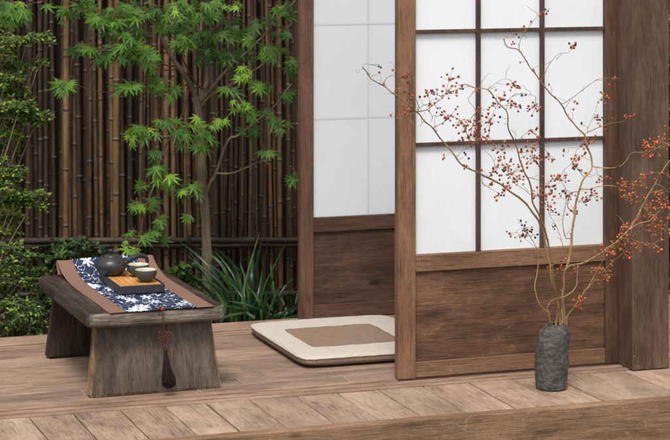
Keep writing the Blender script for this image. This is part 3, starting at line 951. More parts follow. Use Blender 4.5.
stem('berry branch that bends over leftward at the level of the upper lattice bar',
 [([(560, 328), (558, 305), (554, 285.7), (551, 259), (546.5, 235.5), (541, 219), (533, 201.6), (531, 189), (527, 177), (521.8, 166.8), (518.7, 152.5), (513.6, 140), (508, 127), (506.4, 112.7), (498, 103.6), (487, 90), (476, 88), (467, 84.5), (458, 85.5)], BY, -.39, .0046, .0015),
  ([(487, 90), (493, 85.5), (502, 80), (509, 79.5)], -.38, -.40, .0012, .0005),
  ([(476, 90), (468, 99), (473.6, 107), (475.5, 112.7)], -.38, -.37, .0011, .0006),
  ([(505.5, 110), (510, 99), (516, 95), (527, 93.6), (536, 96.4)], -.37, -.34, .0011, .0005),
  ([(515.5, 142), (520, 138), (525.5, 134.5), (531, 131)], -.35, -.33, .0012, .0007),
  ([(527, 177), (538, 180), (548, 184)], -.34, -.31, .0012, .0006),
  ([(518.7, 152.5), (528, 152), (540, 146)], -.35, -.37, .0011, .0006),
  ([(531, 195), (522, 188), (510, 178)], -.33, -.36, .0012, .0006),
  ([(498, 103.6), (494, 112), (490, 120)], -.37, -.34, .0010, .0005)],
 [(463, 130, 10, 6, 'r'), (472, 128, 10, 7, 'r'), (490, 122, 15, 8, 'r'), (482, 111, 6, 5, 'r'), (502, 99, 11, 7, 'r'), (512, 104, 6, 4, 'r'), (514, 86, 12, 5, 'r'), (493, 106, 4, 3, 'r'), (520, 108, 4, 4, 'r'), (535, 109, 15, 6, 'r'), (534, 134, 9, 6, 'r'), (500, 150, 12, 8, 'r'), (504, 165, 14, 8, 'r'), (513, 172, 18, 8, 'r'), (518, 180, 8, 6, 'r'), (534, 160, 20, 8, 'r'), (531, 148, 8, 6, 'r'), (551, 156, 8, 5, 'r'), (488, 143, 8, 6, 'r'), (521, 154, 6, 4, 'r'), (541, 196, 18, 9, 'r'), (549, 188, 12, 7, 'r'), (553, 178, 6, 5, 'r')])
stem('tallest berry branch, rising to the top pane with a hooked tip',
 [([(562, 328), (562, 318), (562.8, 300.5), (563.6, 277), (568.7, 259), (571.6, 238.4), (573.5, 222), (576.5, 203), (580, 189), (584.5, 178), (591.8, 168), (591, 155), (585.7, 145), (584.5, 136), (579, 129), (567.5, 115.5), (560.7, 104), (543.6, 86), (532.7, 70), (525.5, 60), (517.8, 50), (508, 47), (504, 38.7)], BY, -.18, .0050, .0018),
  ([(504, 38.7), (511, 35.5), (525.5, 30)], -.18, -.18, .0008, .0004),
  ([(517.8, 50), (521, 39), (527, 30), (534.5, 20), (543.6, 11), (551, 8)], -.18, -.20, .0012, .0005),
  ([(541, 81), (548, 67), (558, 54.5), (569, 51.8), (574.5, 43.6)], -.19, -.22, .0013, .0005),
  ([(562, 104), (575.5, 96), (589, 84.8), (602.7, 78.6), (621, 78.6)], -.20, -.20, .0015, .0006),
  ([(584.5, 133.6), (596, 128.6), (609.5, 124), (625.5, 121)], -.20, -.18, .0017, .0008),
  ([(587, 131), (590, 123.4), (595, 112), (598, 102), (604, 95)], -.20, -.17, .0011, .0005),
  ([(592.5, 166.6), (606, 167.5), (618.6, 167), (625.5, 161), (632, 153), (650.5, 151.4), (664, 145), (676, 140)], -.22, -.22, .0021, .0010),
  ([(572, 165), (575.5, 152), (583, 144)], -.21, -.19, .0010, .0005),
  ([(573.5, 213), (567, 205.5), (570, 193.6), (580, 191)], -.23, -.25, .0016, .0010),
  ([(567, 240), (563, 227), (564, 211), (566.4, 192.7), (563, 183), (561, 176), (566.4, 167), (573.6, 163.6)], -.25, -.23, .0017, .0006),
  ([(582, 188.7), (590, 189.5), (602.7, 185.5), (621, 187), (633.6, 188), (639, 178)], -.23, -.21, .0018, .0007),
  ([(619, 187), (620, 194.5), (632, 202.7), (648, 198)], -.21, -.20, .0010, .0005),
  ([(590, 178), (597, 174), (602, 178)], -.23, -.21, .0009, .0005)],
 [(546, 10, 3, 4, 'd'), (541, 14, 3, 3, 'r'), (571, 47, 4, 4, 'r'), (604, 98, 10, 6, 'r'), (598, 117, 6, 4, 'd'), (605, 127, 3, 4, 'r'), (628, 117, 12, 6, 'r'), (612, 80, 3, 6, 'r'), (653, 148, 22, 9, 'o'), (645, 152, 12, 7, 'o'), (661, 143, 10, 7, 'o'), (589, 142, 9, 6, 'r'), (583, 146, 5, 5, 'r'), (598, 179, 4, 4, 'r'), (592, 197, 16, 8, 'r'), (584, 202, 5, 5, 'd'), (570, 195, 8, 6, 'r'), (573, 211, 5, 4, 'd'), (561, 181, 12, 6, 'r'), (573, 163, 8, 4, 'o'), (580, 171, 6, 5, 'd'), (579, 159, 6, 5, 'r'), (563, 192, 5, 4, 'd'), (622, 186, 10, 6, 'o'), (628, 196, 14, 7, 'o'), (641, 180, 8, 6, 'o'), (634, 184, 5, 4, 'o'), (648, 205, 5, 6, 'o')])
stem('thick pale berry branch sweeping right in front of the wooden post',
 [([(565, 328), (564, 312), (563, 290), (566, 270), (572, 264.5), (582.7, 263), (594, 257.5), (605.5, 249.5), (617, 241.6), (628, 230), (637, 218), (642.7, 205.5), (649, 192.7), (657, 180), (666, 165.5), (676, 150)], BY, -.34, .0042, .0020),
  ([(628, 230), (637, 224.5), (650, 220), (662.7, 207), (672, 200)], -.32, -.34, .0020, .0010),
  ([(635.5, 223.6), (648, 230), (659, 226.4), (671, 221)], -.32, -.30, .0013, .0008),
  ([(619, 239), (621, 229), (624.5, 224.5), (630, 225.5)], -.32, -.33, .0011, .0006),
  ([(642, 207), (649, 208), (652, 201), (650, 196)], -.33, -.31, .0010, .0005),
  ([(655, 183), (664, 188), (673, 194)], -.34, -.32, .0011, .0007),
  ([(617, 241.6), (628, 238), (640, 243), (650, 245)], -.32, -.30, .0010, .0005),
  ([(649, 193), (656, 190), (659, 180)], -.33, -.35, .0009, .0005)],
 [(648, 209, 15, 8, 'o'), (637, 222, 12, 6, 'o'), (653, 217, 6, 5, 'o'), (658, 228, 9, 8, 'o'), (665, 205, 18, 8, 'o'), (668, 215, 10, 6, 'o'), (662, 191, 8, 8, 'o'), (655, 243, 15, 8, 'o'), (649, 226, 5, 5, 'o'), (663, 225, 6, 6, 'o'), (622, 233, 8, 5, 'o'), (616, 246, 14, 7, 'o'), (608, 252, 10, 6, 'o'), (622, 246, 5, 5, 'o'), (637, 246, 8, 5, 'o'), (669, 130, 4, 4, 'o'), (643, 194, 5, 8, 'o'), (655, 172, 5, 8, 'o'), (668, 176, 5, 6, 'o')])
stem('slender berry branch low on the right, carrying the lowest orange berries',
 [([(566, 326), (567, 317.7), (573.6, 307.5), (585, 290.5), (595, 275), (600, 265), (606.6, 254)], BY, -.30, .0026, .0009),
  ([(585, 291), (596, 279), (609, 265.5), (623.6, 253), (632.7, 247)], -.28, -.27, .0015, .0008),
  ([(632.7, 247), (634, 240.5), (628, 233.6)], -.27, -.26, .0009, .0005)],
 [(597, 270, 12, 5, 'o'), (606, 272, 10, 6, 'o'), (608, 280, 6, 4, 'o'), (596, 282, 5, 4, 'o'), (580, 300, 9, 5, 'o'), (578, 308, 6, 3, 'o'), (627, 255, 12, 7, 'o'), (614, 261, 6, 5, 'o')])
stem('looping thin berry branch on the left of the bunch with small dark berries',
 [([(552, 328), (550, 318), (546.5, 311), (539, 303.5), (534.7, 288.7), (537, 272), (539, 256), (533, 241.4), (527, 232.5)], BY, -.20, .0024, .0010),
  ([(527, 232.5), (521, 228), (516, 233)], -.20, -.20, .0007, .0004)],
 [(525, 228, 11, 7, 'd'), (521, 236, 4, 5, 'd'), (534, 234, 3, 3, 'd'), (510, 235, 3, 5, 'r')])
stem('short curved berry branch in the middle of the bunch with hanging red berries',
 [([(554, 328), (549, 315), (547.4, 308), (553, 300), (565.7, 296), (576, 285.7), (577.5, 265)], BY, -.33, .0024, .0014),
  ([(577.5, 268), (568, 263), (558, 264)], -.33, -.36, .0013, .0009),
  ([(558, 264), (563, 250), (558, 229.5), (551, 217.7), (549, 213)], -.36, -.36, .0014, .0007)],
 [(560, 270, 9, 5, 'r'), (573, 272, 4, 3, 'r'), (553, 212, 5, 5, 'd'), (551, 266, 3, 3, 'd'), (548, 205, 9, 7, 'r')])

# ------------------------------------------------------------------ bamboo fence
FA = Vector((-.891, 2.55, 0)); FB = Vector((.34, 2.17, 0)); FD = (FB-FA).normalized(); FN = Vector((-FD.y, FD.x, 0))
def fpt(s, off=0): return FA+FD*s+FN*off
rf = random.Random(5)
def pole(acc, s, rad, off, lean, pale, top=1.62):
    z = -.38; base = fpt(s, off); d = FD*lean+FN*rf.uniform(-.004, .004)
    L = rf.uniform(.17, .27); zz = z+rf.uniform(0.02, L); nodes = []
    while zz < top: nodes.append(zz); zz += L*rf.uniform(.9, 1.1)
    prof = [(z, rad, 0)]
    for q in nodes:
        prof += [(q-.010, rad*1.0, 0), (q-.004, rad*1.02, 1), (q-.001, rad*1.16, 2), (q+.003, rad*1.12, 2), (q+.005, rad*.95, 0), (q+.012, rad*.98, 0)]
    prof.append((top, rad, 0))
    n0 = len(acc.v); seg = 10
    bend = rf.uniform(-.006, .006)
    for q, r_, m in prof:
        c = base+d*(q+.38)+FD*bend*math.sin((q+.4)*2.2)+Vector((0, 0, q))
        for k in range(seg):
            an = 2*math.pi*k/seg
            acc.v.append(c+FD*math.cos(an)*r_+FN*math.sin(an)*r_)
    for i in range(len(prof)-1):
        m = prof[i][2]
        for k in range(seg):
            a0 = n0+i*seg+k; a1 = n0+i*seg+(k+1) % seg
            acc.f.append((a0, a1, a1+seg, a0+seg)); acc.m.append(m)
    acc.f.append(tuple(n0+(len(prof)-1)*seg+k for k in range(seg))); acc.m.append(0)
def fence():
    r = empty('bamboo_fence', fpt(.5))
    inv = -fpt(.5)
    def fin(acc, name, mats, **k):
        acc.v = [Vector(v)+inv for v in acc.v]
        return acc.build(name, mats, r, True, **k)
    s = -.10; cnt = 0
    while s < 1.42:
        rad = rf.choice([.0055, .007, .008, .009, .0105, .0125])*rf.uniform(.88, 1.1)
        s += rad
        skip = rf.random() < .05
        if not skip:
            acc = Acc(); pale = False
            pole(acc, s, rad, rf.uniform(-.014, .012), rf.uniform(-.022, .022), pale)
            fin(acc, 'pole', [M['bamboo_pale'] if pale else M['bamboo'], M['node_dark'], M['node']])
            cnt += 1
        s += rad+rf.uniform(-.001, .006)
    # the pale stout pole that stands out left of the maple
    for u_, rad in ((117, .0145), (65, .013)):
        p = at(u_, 120, 2.42); sp = (p-FA).dot(FD)
        acc = Acc(); pole(acc, sp, rad, -.036, .002, True); fin(acc, 'pole', [M['bamboo_pale'], M['node_dark'], M['node']])
    acc = Acc(); s = -2.6
    while s < 3.2:
        if -.12 < s < 1.44: s = 1.45
        rad = rf.uniform(.006, .013); pole(acc, s, rad, rf.uniform(-.01, .01), rf.uniform(-.012, .012), False); s += rad*2+rf.uniform(.002, .012)
    o = fin(acc, 'outer_poles', [M['bamboo'], M['node_dark'], M['node']]); o['kind'] = 'stuff'
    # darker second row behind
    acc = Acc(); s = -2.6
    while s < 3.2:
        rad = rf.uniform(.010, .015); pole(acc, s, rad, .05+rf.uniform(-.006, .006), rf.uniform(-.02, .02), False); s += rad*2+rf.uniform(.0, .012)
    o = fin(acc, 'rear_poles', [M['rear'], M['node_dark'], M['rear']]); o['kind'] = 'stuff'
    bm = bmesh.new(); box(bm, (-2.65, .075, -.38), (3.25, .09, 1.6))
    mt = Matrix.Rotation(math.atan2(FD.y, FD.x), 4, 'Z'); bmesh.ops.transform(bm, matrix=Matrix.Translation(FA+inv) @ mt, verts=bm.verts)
    mesh_obj('dark_backing', bm, M['backing'], r)  # unseen dark sheet, added to stop sky light showing between the canes
    for z, rad, nm in ((.150, .0135, 'rail'), (.128, .010, 'rail'), (-.085, .011, 'rail'), (1.35, .013, 'rail')):
        acc = Acc(); path = []
        k = 0; s = -2.6
        while s < 3.2:
            path.append((fpt(s, -.030-rad)+Vector((0, 0, z+.003*math.sin(s*3+z*9))), rad))
            path.append((fpt(s+.115, -.030-rad)+Vector((0, 0, z)), rad)); path.append((fpt(s+.12, -.030-rad)+Vector((0, 0, z)), rad*1.15)); path.append((fpt(s+.128, -.030-rad)+Vector((0, 0, z)), rad*.97))
            s += .24+.02*math.sin(s*7)
        acc.tube(path, 10, 0); fin(acc, nm, [M['rail']])
    acc = Acc()
    for s in [-.45, .02, .37, .82, 1.12, 1.5]:
        for q in range(3):
            c = fpt(s+q*.007, -.043)+Vector((0, 0, .140))
            acc.tube([(c+FN*math.cos(t)*.020+Vector((0, 0, math.sin(t)*.031))+FD*.002*math.sin(t*2), .0032) for t in [k*math.pi/8 for k in range(17)]], 6)
    fin(acc, 'rope_tie', [M['cord_tie']])
    tag(r, 'tall dark fence of upright bamboo canes tied to a horizontal rail behind the garden plants', 'fence')
fence()

# ------------------------------------------------------------------ maple
def maple_leaf(acc, c, n, upv, size, mi, rr):
    n = n.normalized(); u = (upv-n*upv.dot(n)).normalized(); w = u.cross(n)
    lobes = [(-118, .42), (-78, .74), (-38, .94), (0, 1.06), (38, .94), (78, .74), (118, .42)]
    droop = rr.uniform(.15, .5)
    fold = rr.uniform(-.1, .15)
    def P(a, r_):
        a = R(a); x = math.sin(a)*r_; y = math.cos(a)*r_
        z = -droop*r_*r_*.5+fold*abs(x)
        return c+(w*x+u*y+n*z)*size
    out = []
    for i, (a, L) in enumerate(lobes):
        L *= rr.uniform(.88, 1.08); a += rr.uniform(-4, 4)
        out.append(P(a-(19 if i else 16), .24))
        hw = 8.5
        out.append(P(a-hw*1.35, L*.50)); out.append(P(a-hw*.62, L*.72)); out.append(P(a, L)); out.append(P(a+hw*.62, L*.72)); out.append(P(a+hw*1.35, L*.50))
    out.append(P(140, .20)); out.append(P(180, .08)); out.append(P(-140, .20))
    n0 = len(acc.v); acc.v.append(c); acc.v += out
    L = len(out)
    for k in range(L):
        acc.f.append((n0, n0+1+k, n0+1+(k+1) % L)); acc.m.append(mi)
def maple():
    base = at(207, 300, 1.72); base.z = -.38
    r = empty('maple_tree', base)
    rr = random.Random(11)
    Y = 1.72
    a = Acc()
    def B(pts, ya, yb, r0, r1, seg=8, mi=0, jit=.15, wob=.004):
        L = [0]
        for p, q in zip(pts[:-1], pts[1:]): L.append(L[-1]+math.hypot(q[0]-p[0], q[1]-p[1]))
        pth = [(at(u, v, ya+(yb-ya)*l/L[-1])-base, r0+(r1-r0)*l/L[-1]) for (u, v), l in zip(pts, L)]
        sm = smooth_path(pth, 4)
        sm = [(p+noise.noise_vector(p*14)*wob, q*(1+.15*noise.noise(p*40))) for p, q in sm]
        a.tube(sm, seg, mi, jit=jit)
    tr = [(208, 372), (207.5, 300), (206.5, 240), (205, 205), (202.3, 182), (201, 141), (198, 112), (195.5, 97)]
    B(tr, Y, Y, .023, .0165, 14)
    B([(196, 100), (192, 88), (186, 77.5), (175, 62.5), (165, 45), (156, 22.5), (150, 0), (146, -30)], Y, Y-.12, .012, .0055)
    B([(199, 104), (204, 90), (207.5, 78), (206, 50), (200, 32.5), (192.5, 5), (188, -20)], Y, Y+.05, .011, .005)
    B([(200, 102), (206, 95), (227, 70), (257.5, 42.5), (277.5, 20), (292, 5), (303, -10)], Y, Y-.2, .008, .003)
    B([(201, 108), (208.7, 97), (230, 85), (240, 77.5), (262, 65), (277.5, 42.5), (292, 22.5)], Y, Y-.1, .0065, .0022)
    B([(206, 196), (210, 183), (216, 173.6), (228, 141), (239, 135.5), (263.6, 116), (280, 100), (291, 84)], Y, Y-.25, .007, .003)
    B([(216, 174), (236, 172), (261, 161), (269, 165.5)], Y-.05, Y-.15, .0045, .0015)
    B([(261, 161), (264, 150), (262, 140)], Y-.12, Y-.15, .0025, .0012)
    B([(190, 88), (186, 100), (179, 122), (165.5, 146), (158.6, 165.5), (152, 190), (142.7, 217), (141, 234)], Y, Y-.38, .005, .0014, 6, 1)
    B([(189, 84), (170, 91), (150, 91), (115, 92.5), (92, 90), (78, 86)], Y, Y-.15, .0035, .0012, 6, 1)
    B([(181, 70), (165, 70), (145, 76), (138, 80)], Y, Y-.2, .0035, .0012, 6, 1)
    B([(178, 67), (168, 65.5), (150, 61), (128, 55), (108, 50), (95, 52)], Y, Y-.25, .0035, .0012, 6, 1)
    B([(158, 28), (140, 16), (120, 14), (95, 10), (75, 14)], Y-.1, Y-.25, .0035, .0012, 6, 1)
    B([(203, 40), (215, 30), (228, 22), (240, 10)], Y, Y-.1, .0035, .0012, 6, 1)
    B([(207, 60), (222, 52), (236, 56)], Y, Y+.05, .003, .0012, 6, 1)
    B([(204, 130), (212, 118), (219, 112), (223, 106)], Y, Y-.2, .003, .0012, 6, 1)
    B([(204, 88), (196, 84), (183, 60), (176, 30)], Y, Y-.2, .004, .0015, 6, 1)
    B([(158.6, 165.5), (165, 180), (172, 184)], Y-.2, Y-.25, .002, .001, 6, 1)
    B([(176, 130), (184, 128), (190, 126)], Y-.1, Y-.2, .002, .001, 6, 1)
    a.build('trunk', [M['bark'], M['twig_red']], r, True)
    # leaf sprays: (u, v, spread u, spread v, leaves, depth, tone)
    C = [(20, 8, 17, 10, 9, 1.5, 0), (14, 18, 10, 8, 5, 1.45, 0), (62, 12, 10, 6, 4, 1.5, 0), (85, 6, 14, 7, 10, 1.55, 0), (96, 18, 10, 8, 7, 1.55, 0), (95, 53, 9, 8, 6, 1.6, 1), (78, 50, 8, 4, 4, 1.6, 1), (88, 47, 8, 5, 3, 1.5, 0), (65, 85, 9, 6, 9, 1.5, 0),
         (118, 18, 18, 12, 24, 1.55, 0), (108, 48, 14, 12, 14, 1.6, 1), (140, 14, 14, 12, 22, 1.55, 0), (132, 42, 14, 12, 14, 1.5, 0), (141, 52, 8, 8, 6, 1.4, 0), (150, 64, 10, 8, 6, 1.5, 0), (118, 58, 12, 6, 6, 1.5, 0), (135, 86, 15, 5, 9, 1.5, 0), (158, 84, 10, 6, 9, 1.5, 0), (175, 88, 8, 5, 5, 1.5, 0),
         (165, 22, 10, 12, 12, 1.6, 1), (183, 10, 14, 9, 16, 1.5, 0), (180, 8, 6, 5, 3, 1.45, 2), (185, 38, 13, 12, 20, 1.5, 0), (210, 12, 14, 12, 20, 1.55, 0), (214, 38, 14, 10, 12, 1.6, 1), (222, 56, 14, 8, 10, 1.65, 1), (238, 55, 10, 6, 6, 1.65, 1), (238, 5, 8, 5, 4, 1.5, 2), (235, 28, 10, 10, 7, 1.6, 1), (200, 60, 10, 10, 5, 1.6, 1),
         (262, 22, 14, 7, 6, 1.55, 1), (275, 7, 8, 3, 4, 1.5, 2), (268, 48, 11, 7, 8, 1.5, 0), (272, 55, 8, 8, 5, 1.45, 0), (245, 70, 8, 5, 4, 1.5, 2), (262, 86, 10, 4, 5, 1.5, 0), (240, 75, 5, 5, 3, 1.5, 2), (239, 105, 8, 4, 6, 1.45, 2),
         (213, 122, 12, 4, 5, 1.45, 2), (205, 132, 9, 6, 7, 1.5, 0), (198, 145, 7, 4, 3, 1.5, 0), (250, 113, 8, 4, 4, 1.5, 0), (281, 129, 9, 6, 3, 1.4, 1), (252, 132, 10, 6, 8, 1.55, 1), (166, 121, 9, 6, 7, 1.45, 0), (180, 128, 8, 6, 5, 1.45, 0), (130, 137, 6, 5, 4, 1.4, 2), (148, 131, 10, 5, 7, 1.45, 0), (188, 136, 6, 8, 4, 1.45, 0),
         (153, 150, 5, 7, 4, 1.45, 1), (155, 166, 9, 5, 5, 1.45, 0), (165, 182, 12, 5, 9, 1.42, 0), (188, 190, 10, 5, 6, 1.45, 0), (143, 186, 6, 4, 3, 1.4, 0), (138, 206, 8, 5, 7, 1.38, 0), (150, 200, 7, 7, 5, 1.4, 0), (162, 220, 5, 6, 4, 1.4, 0), (150, 236, 11, 5, 8, 1.36, 0), (136, 234, 5, 3, 3, 1.36, 0), (128, 245, 3, 5, 2, 1.34, 2), (136, 252, 5, 4, 4, 1.34, 2), (190, 218, 5, 4, 2, 1.45, 0),
         (110, -22, 20, 12, 12, 1.55, 0), (150, -30, 20, 12, 14, 1.6, 0), (190, -25, 20, 12, 14, 1.6, 0), (230, -22, 18, 12, 12, 1.6, 0), (265, -18, 14, 10, 8, 1.5, 0), (170, -60, 24, 14, 16, 1.65, 0), (215, -58, 22, 14, 14, 1.65, 0), (75, -14, 14, 8, 7, 1.5, 0), (284, 30, 8, 8, 5, 1.5, 1), (288, 60, 6, 8, 4, 1.5, 0), (284, 92, 8, 5, 4, 1.5, 1), (270, 118, 9, 5, 4, 1.5, 0), (250, 40, 9, 7, 5, 1.5, 0), (286, 12, 7, 6, 4, 1.5, 0), (228, 90, 8, 5, 3, 1.5, 1), (291, 178, 4, 4, 3, 1.45, 1), (268, 152, 7, 6, 3, 1.5, 1), (292, 66, 5, 7, 4, 1.5, 1), (4, 2, 8, 6, 4, 1.5, 1)]
    lf = Acc(); st = lf
    for u, v, su, sv, n, yd, tone in C:
        ctr = at(u, v, yd)-base
        for k in range(int(n*1.45)):
            q = at(u+rr.gauss(0, su*.55), v+rr.gauss(0, sv*.6), yd+rr.uniform(-.10, .12))-base
            # leaves lie in layered sprays: mostly facing up and a little to the viewer, tips hanging outward
            nrm = Vector((rr.gauss(0, .35), -.62+rr.gauss(0, .3), .75+rr.gauss(0, .25)))
            if rr.random() < .25: nrm = Vector((rr.gauss(0, .5), -.9, .2+rr.gauss(0, .3)))
            d = q-ctr
            tip = Vector((d.x*8+rr.gauss(0, .6), -.5+rr.gauss(0, .5), -.65+rr.gauss(0, .35)))
            x = rr.random()
            mi = {0: (0 if x < .75 else (1 if x < .9 else 2)), 1: (1 if x < .8 else 0), 2: (2 if x < .8 else 0)}[tone]
            sz = rr.uniform(.034, .060)*(1.0 if rr.random() < .8 else .7)*(.85 if tone == 2 else 1)
            maple_leaf(lf, q, nrm, tip, sz, mi, rr)
            back = q-tip.normalized()*rr.uniform(.02, .035)
            st.tube([(q, .0006), (back.lerp(q, .5)+Vector((0, 0, .003)), .0006), (back, .0007)], 3, 3)
            if k % 2 == 0: st.tube([(back, .0009), (back.lerp(ctr, .5)+Vector((0, 0, .004)), .0010), (ctr, .0012)], 3, 3)
    lf.build('foliage', [M['mapleA'], M['mapleB'], M['mapleC'], M['twig_red']], r)
    tag(r, 'slender green maple tree with star-shaped leaves growing before the bamboo fence', 'tree')
maple()

# ------------------------------------------------------------------ leafy shrubs
def small_leaf(acc, c, n, d, L, W, mi):
    d = (d-n*d.dot(n)).normalized(); w = n.cross(d)
    acc.tri([c, c+d*L*.35+w*W*.5-n*L*.04, c+d*L*.75+w*W*.38-n*L*.06, c+d*L-n*L*.12, c+d*L*.75-w*W*.38-n*L*.06, c+d*L*.35-w*W*.5-n*L*.04], mi)
def shrub(name, label, basep, tiers, mats, seed, cat='shrub', lsz=.016, dens=1.0, tones=(.5, .85)):
    rr = random.Random(seed)
    r = empty(name, basep); wd = Acc(); lf = Acc()
    for (c, hu, hd, hz, n) in tiers:
        c = c-Vector(basep)
        b0 = Vector((rr.uniform(-.02, .02), rr.uniform(-.02, .02), .0))
        k1 = b0.lerp(c, .55); k1.x = b0.x+(c.x-b0.x)*.3; k1.y = b0.y+(c.y-b0.y)*.35
        wd.tube(smooth_path([(b0, .0055), (k1, .0035), (c, .0016)], 5), 6)
        nb = max(5, int(n*dens/14))
        for j in range(nb):
            an = rr.uniform(0, 6.283); q = math.sqrt(rr.random())
            e = c+Vector((math.cos(an)*hu*q, math.sin(an)*hd*q, rr.gauss(0, hz*.5)-abs(q)*hz*.4))
            s = c+(e-c)*.15
            m = (s+e)/2+Vector((rr.gauss(0, .008), 0, rr.uniform(0, .015)))
            pth = smooth_path([(s, .0016), (m, .0012), (e, .0006)], 6); wd.tube(pth, 3)
            L = len(pth); per = 15
            for i in range(per):
                p = pth[int((.15+.85*i/per)*(L-1))][0]
                side = 1 if i % 2 else -1
                t = (e-s).normalized()
                lat = t.cross(Vector((0, 0, 1)))*side
                nrm = Vector((rr.gauss(0, .45), rr.gauss(-.25, .4), 1)).normalized()
                d = lat*.8+t*.6+Vector((rr.gauss(0, .3), rr.gauss(0, .3), rr.gauss(0, .2)))
                x = rr.random(); mi = 0 if x < tones[0] else (1 if x < tones[1] else 2)
                l = lsz*rr.uniform(.6, 1.25)
                small_leaf(lf, p+Vector((rr.gauss(0, .006), rr.gauss(0, .006), rr.gauss(0, .005))), nrm, d, l, l*.55, mi)
    wd.build('stems', M['bark'], r, True); lf.build('foliage', mats, r)
    tag(r, label, cat)
def T(u, v, y, hu, hz, n, hd=None): return (at(u, v, y), hu, hd or hu*.7, hz, n)
G = -.37
sm = [M['shrubA'], M['shrubB'], M['shrubC']]
shrub('leafy_shrub', 'yellow-green small-leaved shrub in layered tiers at the left edge, up to the maple branches', (-1.16, 1.80, G),
 [T(28, 40, 1.7, .13, .022, 300), T(2, 52, 1.7, .10, .03, 240), T(18, 66, 1.75, .10, .02, 200), T(6, 78, 1.65, .10, .03, 260), T(12, 92, 1.7, .10, .03, 260), T(20, 106, 1.6, .10, .02, 240), T(2, 112, 1.7, .10, .03, 240), T(28, 116, 1.65, .11, .018, 240), T(8, 134, 1.7, .08, .03, 200), T(2, 160, 1.7, .06, .03, 140), T(10, 172, 1.6, .08, .022, 180), T(4, 182, 1.6, .08, .02, 160), T(24, 194, 1.6, .11, .014, 240), T(12, 203, 1.65, .10, .02, 200), T(-6, 80, 1.8, .13, .10, 500), T(-2, 120, 1.8, .12, .08, 400), T(-4, 150, 1.8, .10, .06, 300), T(-2, 200, 1.8, .10, .05, 300), T(8, 218, 1.75, .09, .03, 200), T(0, 232, 1.7, .10, .04, 260), T(32, 204, 1.6, .07, .012, 120), T(-6, 30, 1.8, .10, .05, 300), T(-30, 60, 1.8, .13, .08, 260), T(-40, 110, 1.8, .14, .08, 260), T(-34, 160, 1.8, .13, .08, 260), T(-30, 210, 1.8, .13, .08, 240), T(-12, 4, 1.8, .12, .05, 240), T(36, 122, 1.65, .06, .012, 100), T(44, 37, 1.7, .07, .012, 90), T(40, 62, 1.7, .05, .012, 60)],
 sm, 31, dens=1.7, lsz=.018, tones=(.42, .8))
shrub('leafy_shrub', 'low bushy yellow-green shrub on the ground left of the tea table', (-1.22, 1.62, G),
 [T(10, 248, 1.55, .12, .03, 300), T(28, 256, 1.5, .10, .025, 260), T(8, 268, 1.5, .11, .03, 300), T(20, 282, 1.45, .11, .03, 280), T(2, 292, 1.5, .10, .03, 240), T(38, 272, 1.6, .07, .02, 140), T(12, 304, 1.4, .12, .03, 300), T(26, 315, 1.35, .11, .03, 300), T(6, 324, 1.4, .12, .03, 300), T(36, 326, 1.35, .08, .03, 200), T(-14, 280, 1.5, .14, .15, 400), T(20, 334, 1.42, .12, .03, 220)],
 sm, 32, dens=.85, lsz=.018, tones=(.20, .52))
dk = [M['shrubB'], M['shrubC'], M['shrubC']]
shrub('leafy_shrub', 'dark green shrub growing between the tea table and the fence, behind the runner', (-1.0, 1.75, G),
 [T(66, 246, 1.7, .10, .04, 200), T(78, 243, 1.75, .08, .03, 150), T(50, 262, 1.7, .09, .05, 260), T(60, 256, 1.65, .09, .04, 220), T(48, 285, 1.6, .10, .06, 280), T(44, 305, 1.5, .10, .05, 280), T(90, 250, 1.8, .08, .04, 140), T(56, 300, 1.6, .10, .08, 300)],
 dk, 33, lsz=.024, tones=(.22, .5), dens=.8)
shrub('leafy_shrub', 'small green bush low between the maple trunk and the tray end of the table', (-.45, 1.72, G),
 [T(182, 268, 1.6, .05, .02, 90), T(188, 278, 1.65, .06, .03, 110), T(176, 274, 1.7, .05, .03, 90), T(196, 290, 1.6, .06, .04, 120)],
 [M['shrubB'], M['shrubB'], M['shrubC']], 34, lsz=.026, tones=(.6, .9))
shrub('leafy_shrub', 'leafy green bush glimpsed beyond the right side of the wooden post', (1.9, .9+.7, G),
 [T(690, y_, 1.35, .16, .10, 420) for y_ in (-20, 20, 60, 100, 140, 180, 220, 260, 300, 330)],
 [M['shrubB'], M['shrubA'], M['shrubC']], 35, lsz=.03, tones=(.45, .65))

# ------------------------------------------------------------------ strap-leaved plants
def blades(label, base, specs, mats, seed):
    rr = random.Random(seed); r = empty('strap_leaf_plant', base); a = Acc()
    for (bu, bv, mu, mv, tu, tv, y, w) in specs:
        b = Vector(base)+Vector((rr.uniform(-.05, .05), rr.uniform(-.04, .04), 0))
        lo = at(bu, bv, y); md = at(mu, mv, y+rr.uniform(-.05, .05)); tp = at(tu, tv, y+rr.uniform(-.12, .12))
        pts = smooth_path([(b, 0), (b.lerp(lo, .6)+Vector((0, 0, .01)), 0), (lo, 0), (md, 0), (tp, 0)], 6)
        L = len(pts); vs = []
        mi = rr.choice([0, 0, 1])
        prev = None
        for i, (p, _) in enumerate(pts):
            t = (pts[min(i+1, L-1)][0]-pts[max(0, i-1)][0]).normalized()
            sd = t.cross(Vector((rr.uniform(-.02, .02)+.25*math.sin(seed+bu), -1, .3))).normalized()
            k = i/(L-1); ww = 1.15*w*(.6+.6*k)*(1 if k < .5 else max(0.03, 1-((k-.5)/.5)**2.2))
            nn = sd.cross(t)
            vs.append((p-sd*ww, p+nn*ww*.35, p+sd*ww))
        n0 = len(a.v)
        for tr_ in vs: a.v += [q-Vector(base) for q in tr_]
        for i in range(L-1):
            for j in (0, 1):
                q = n0+i*3+j; a.f.append((q, q+1, q+4, q+3)); a.m.append(mi)
    a.build('leaf_blades', mats, r, True)
    tag(r, label, 'plant', None)
mb = [M['blade'], M['bladeB']]
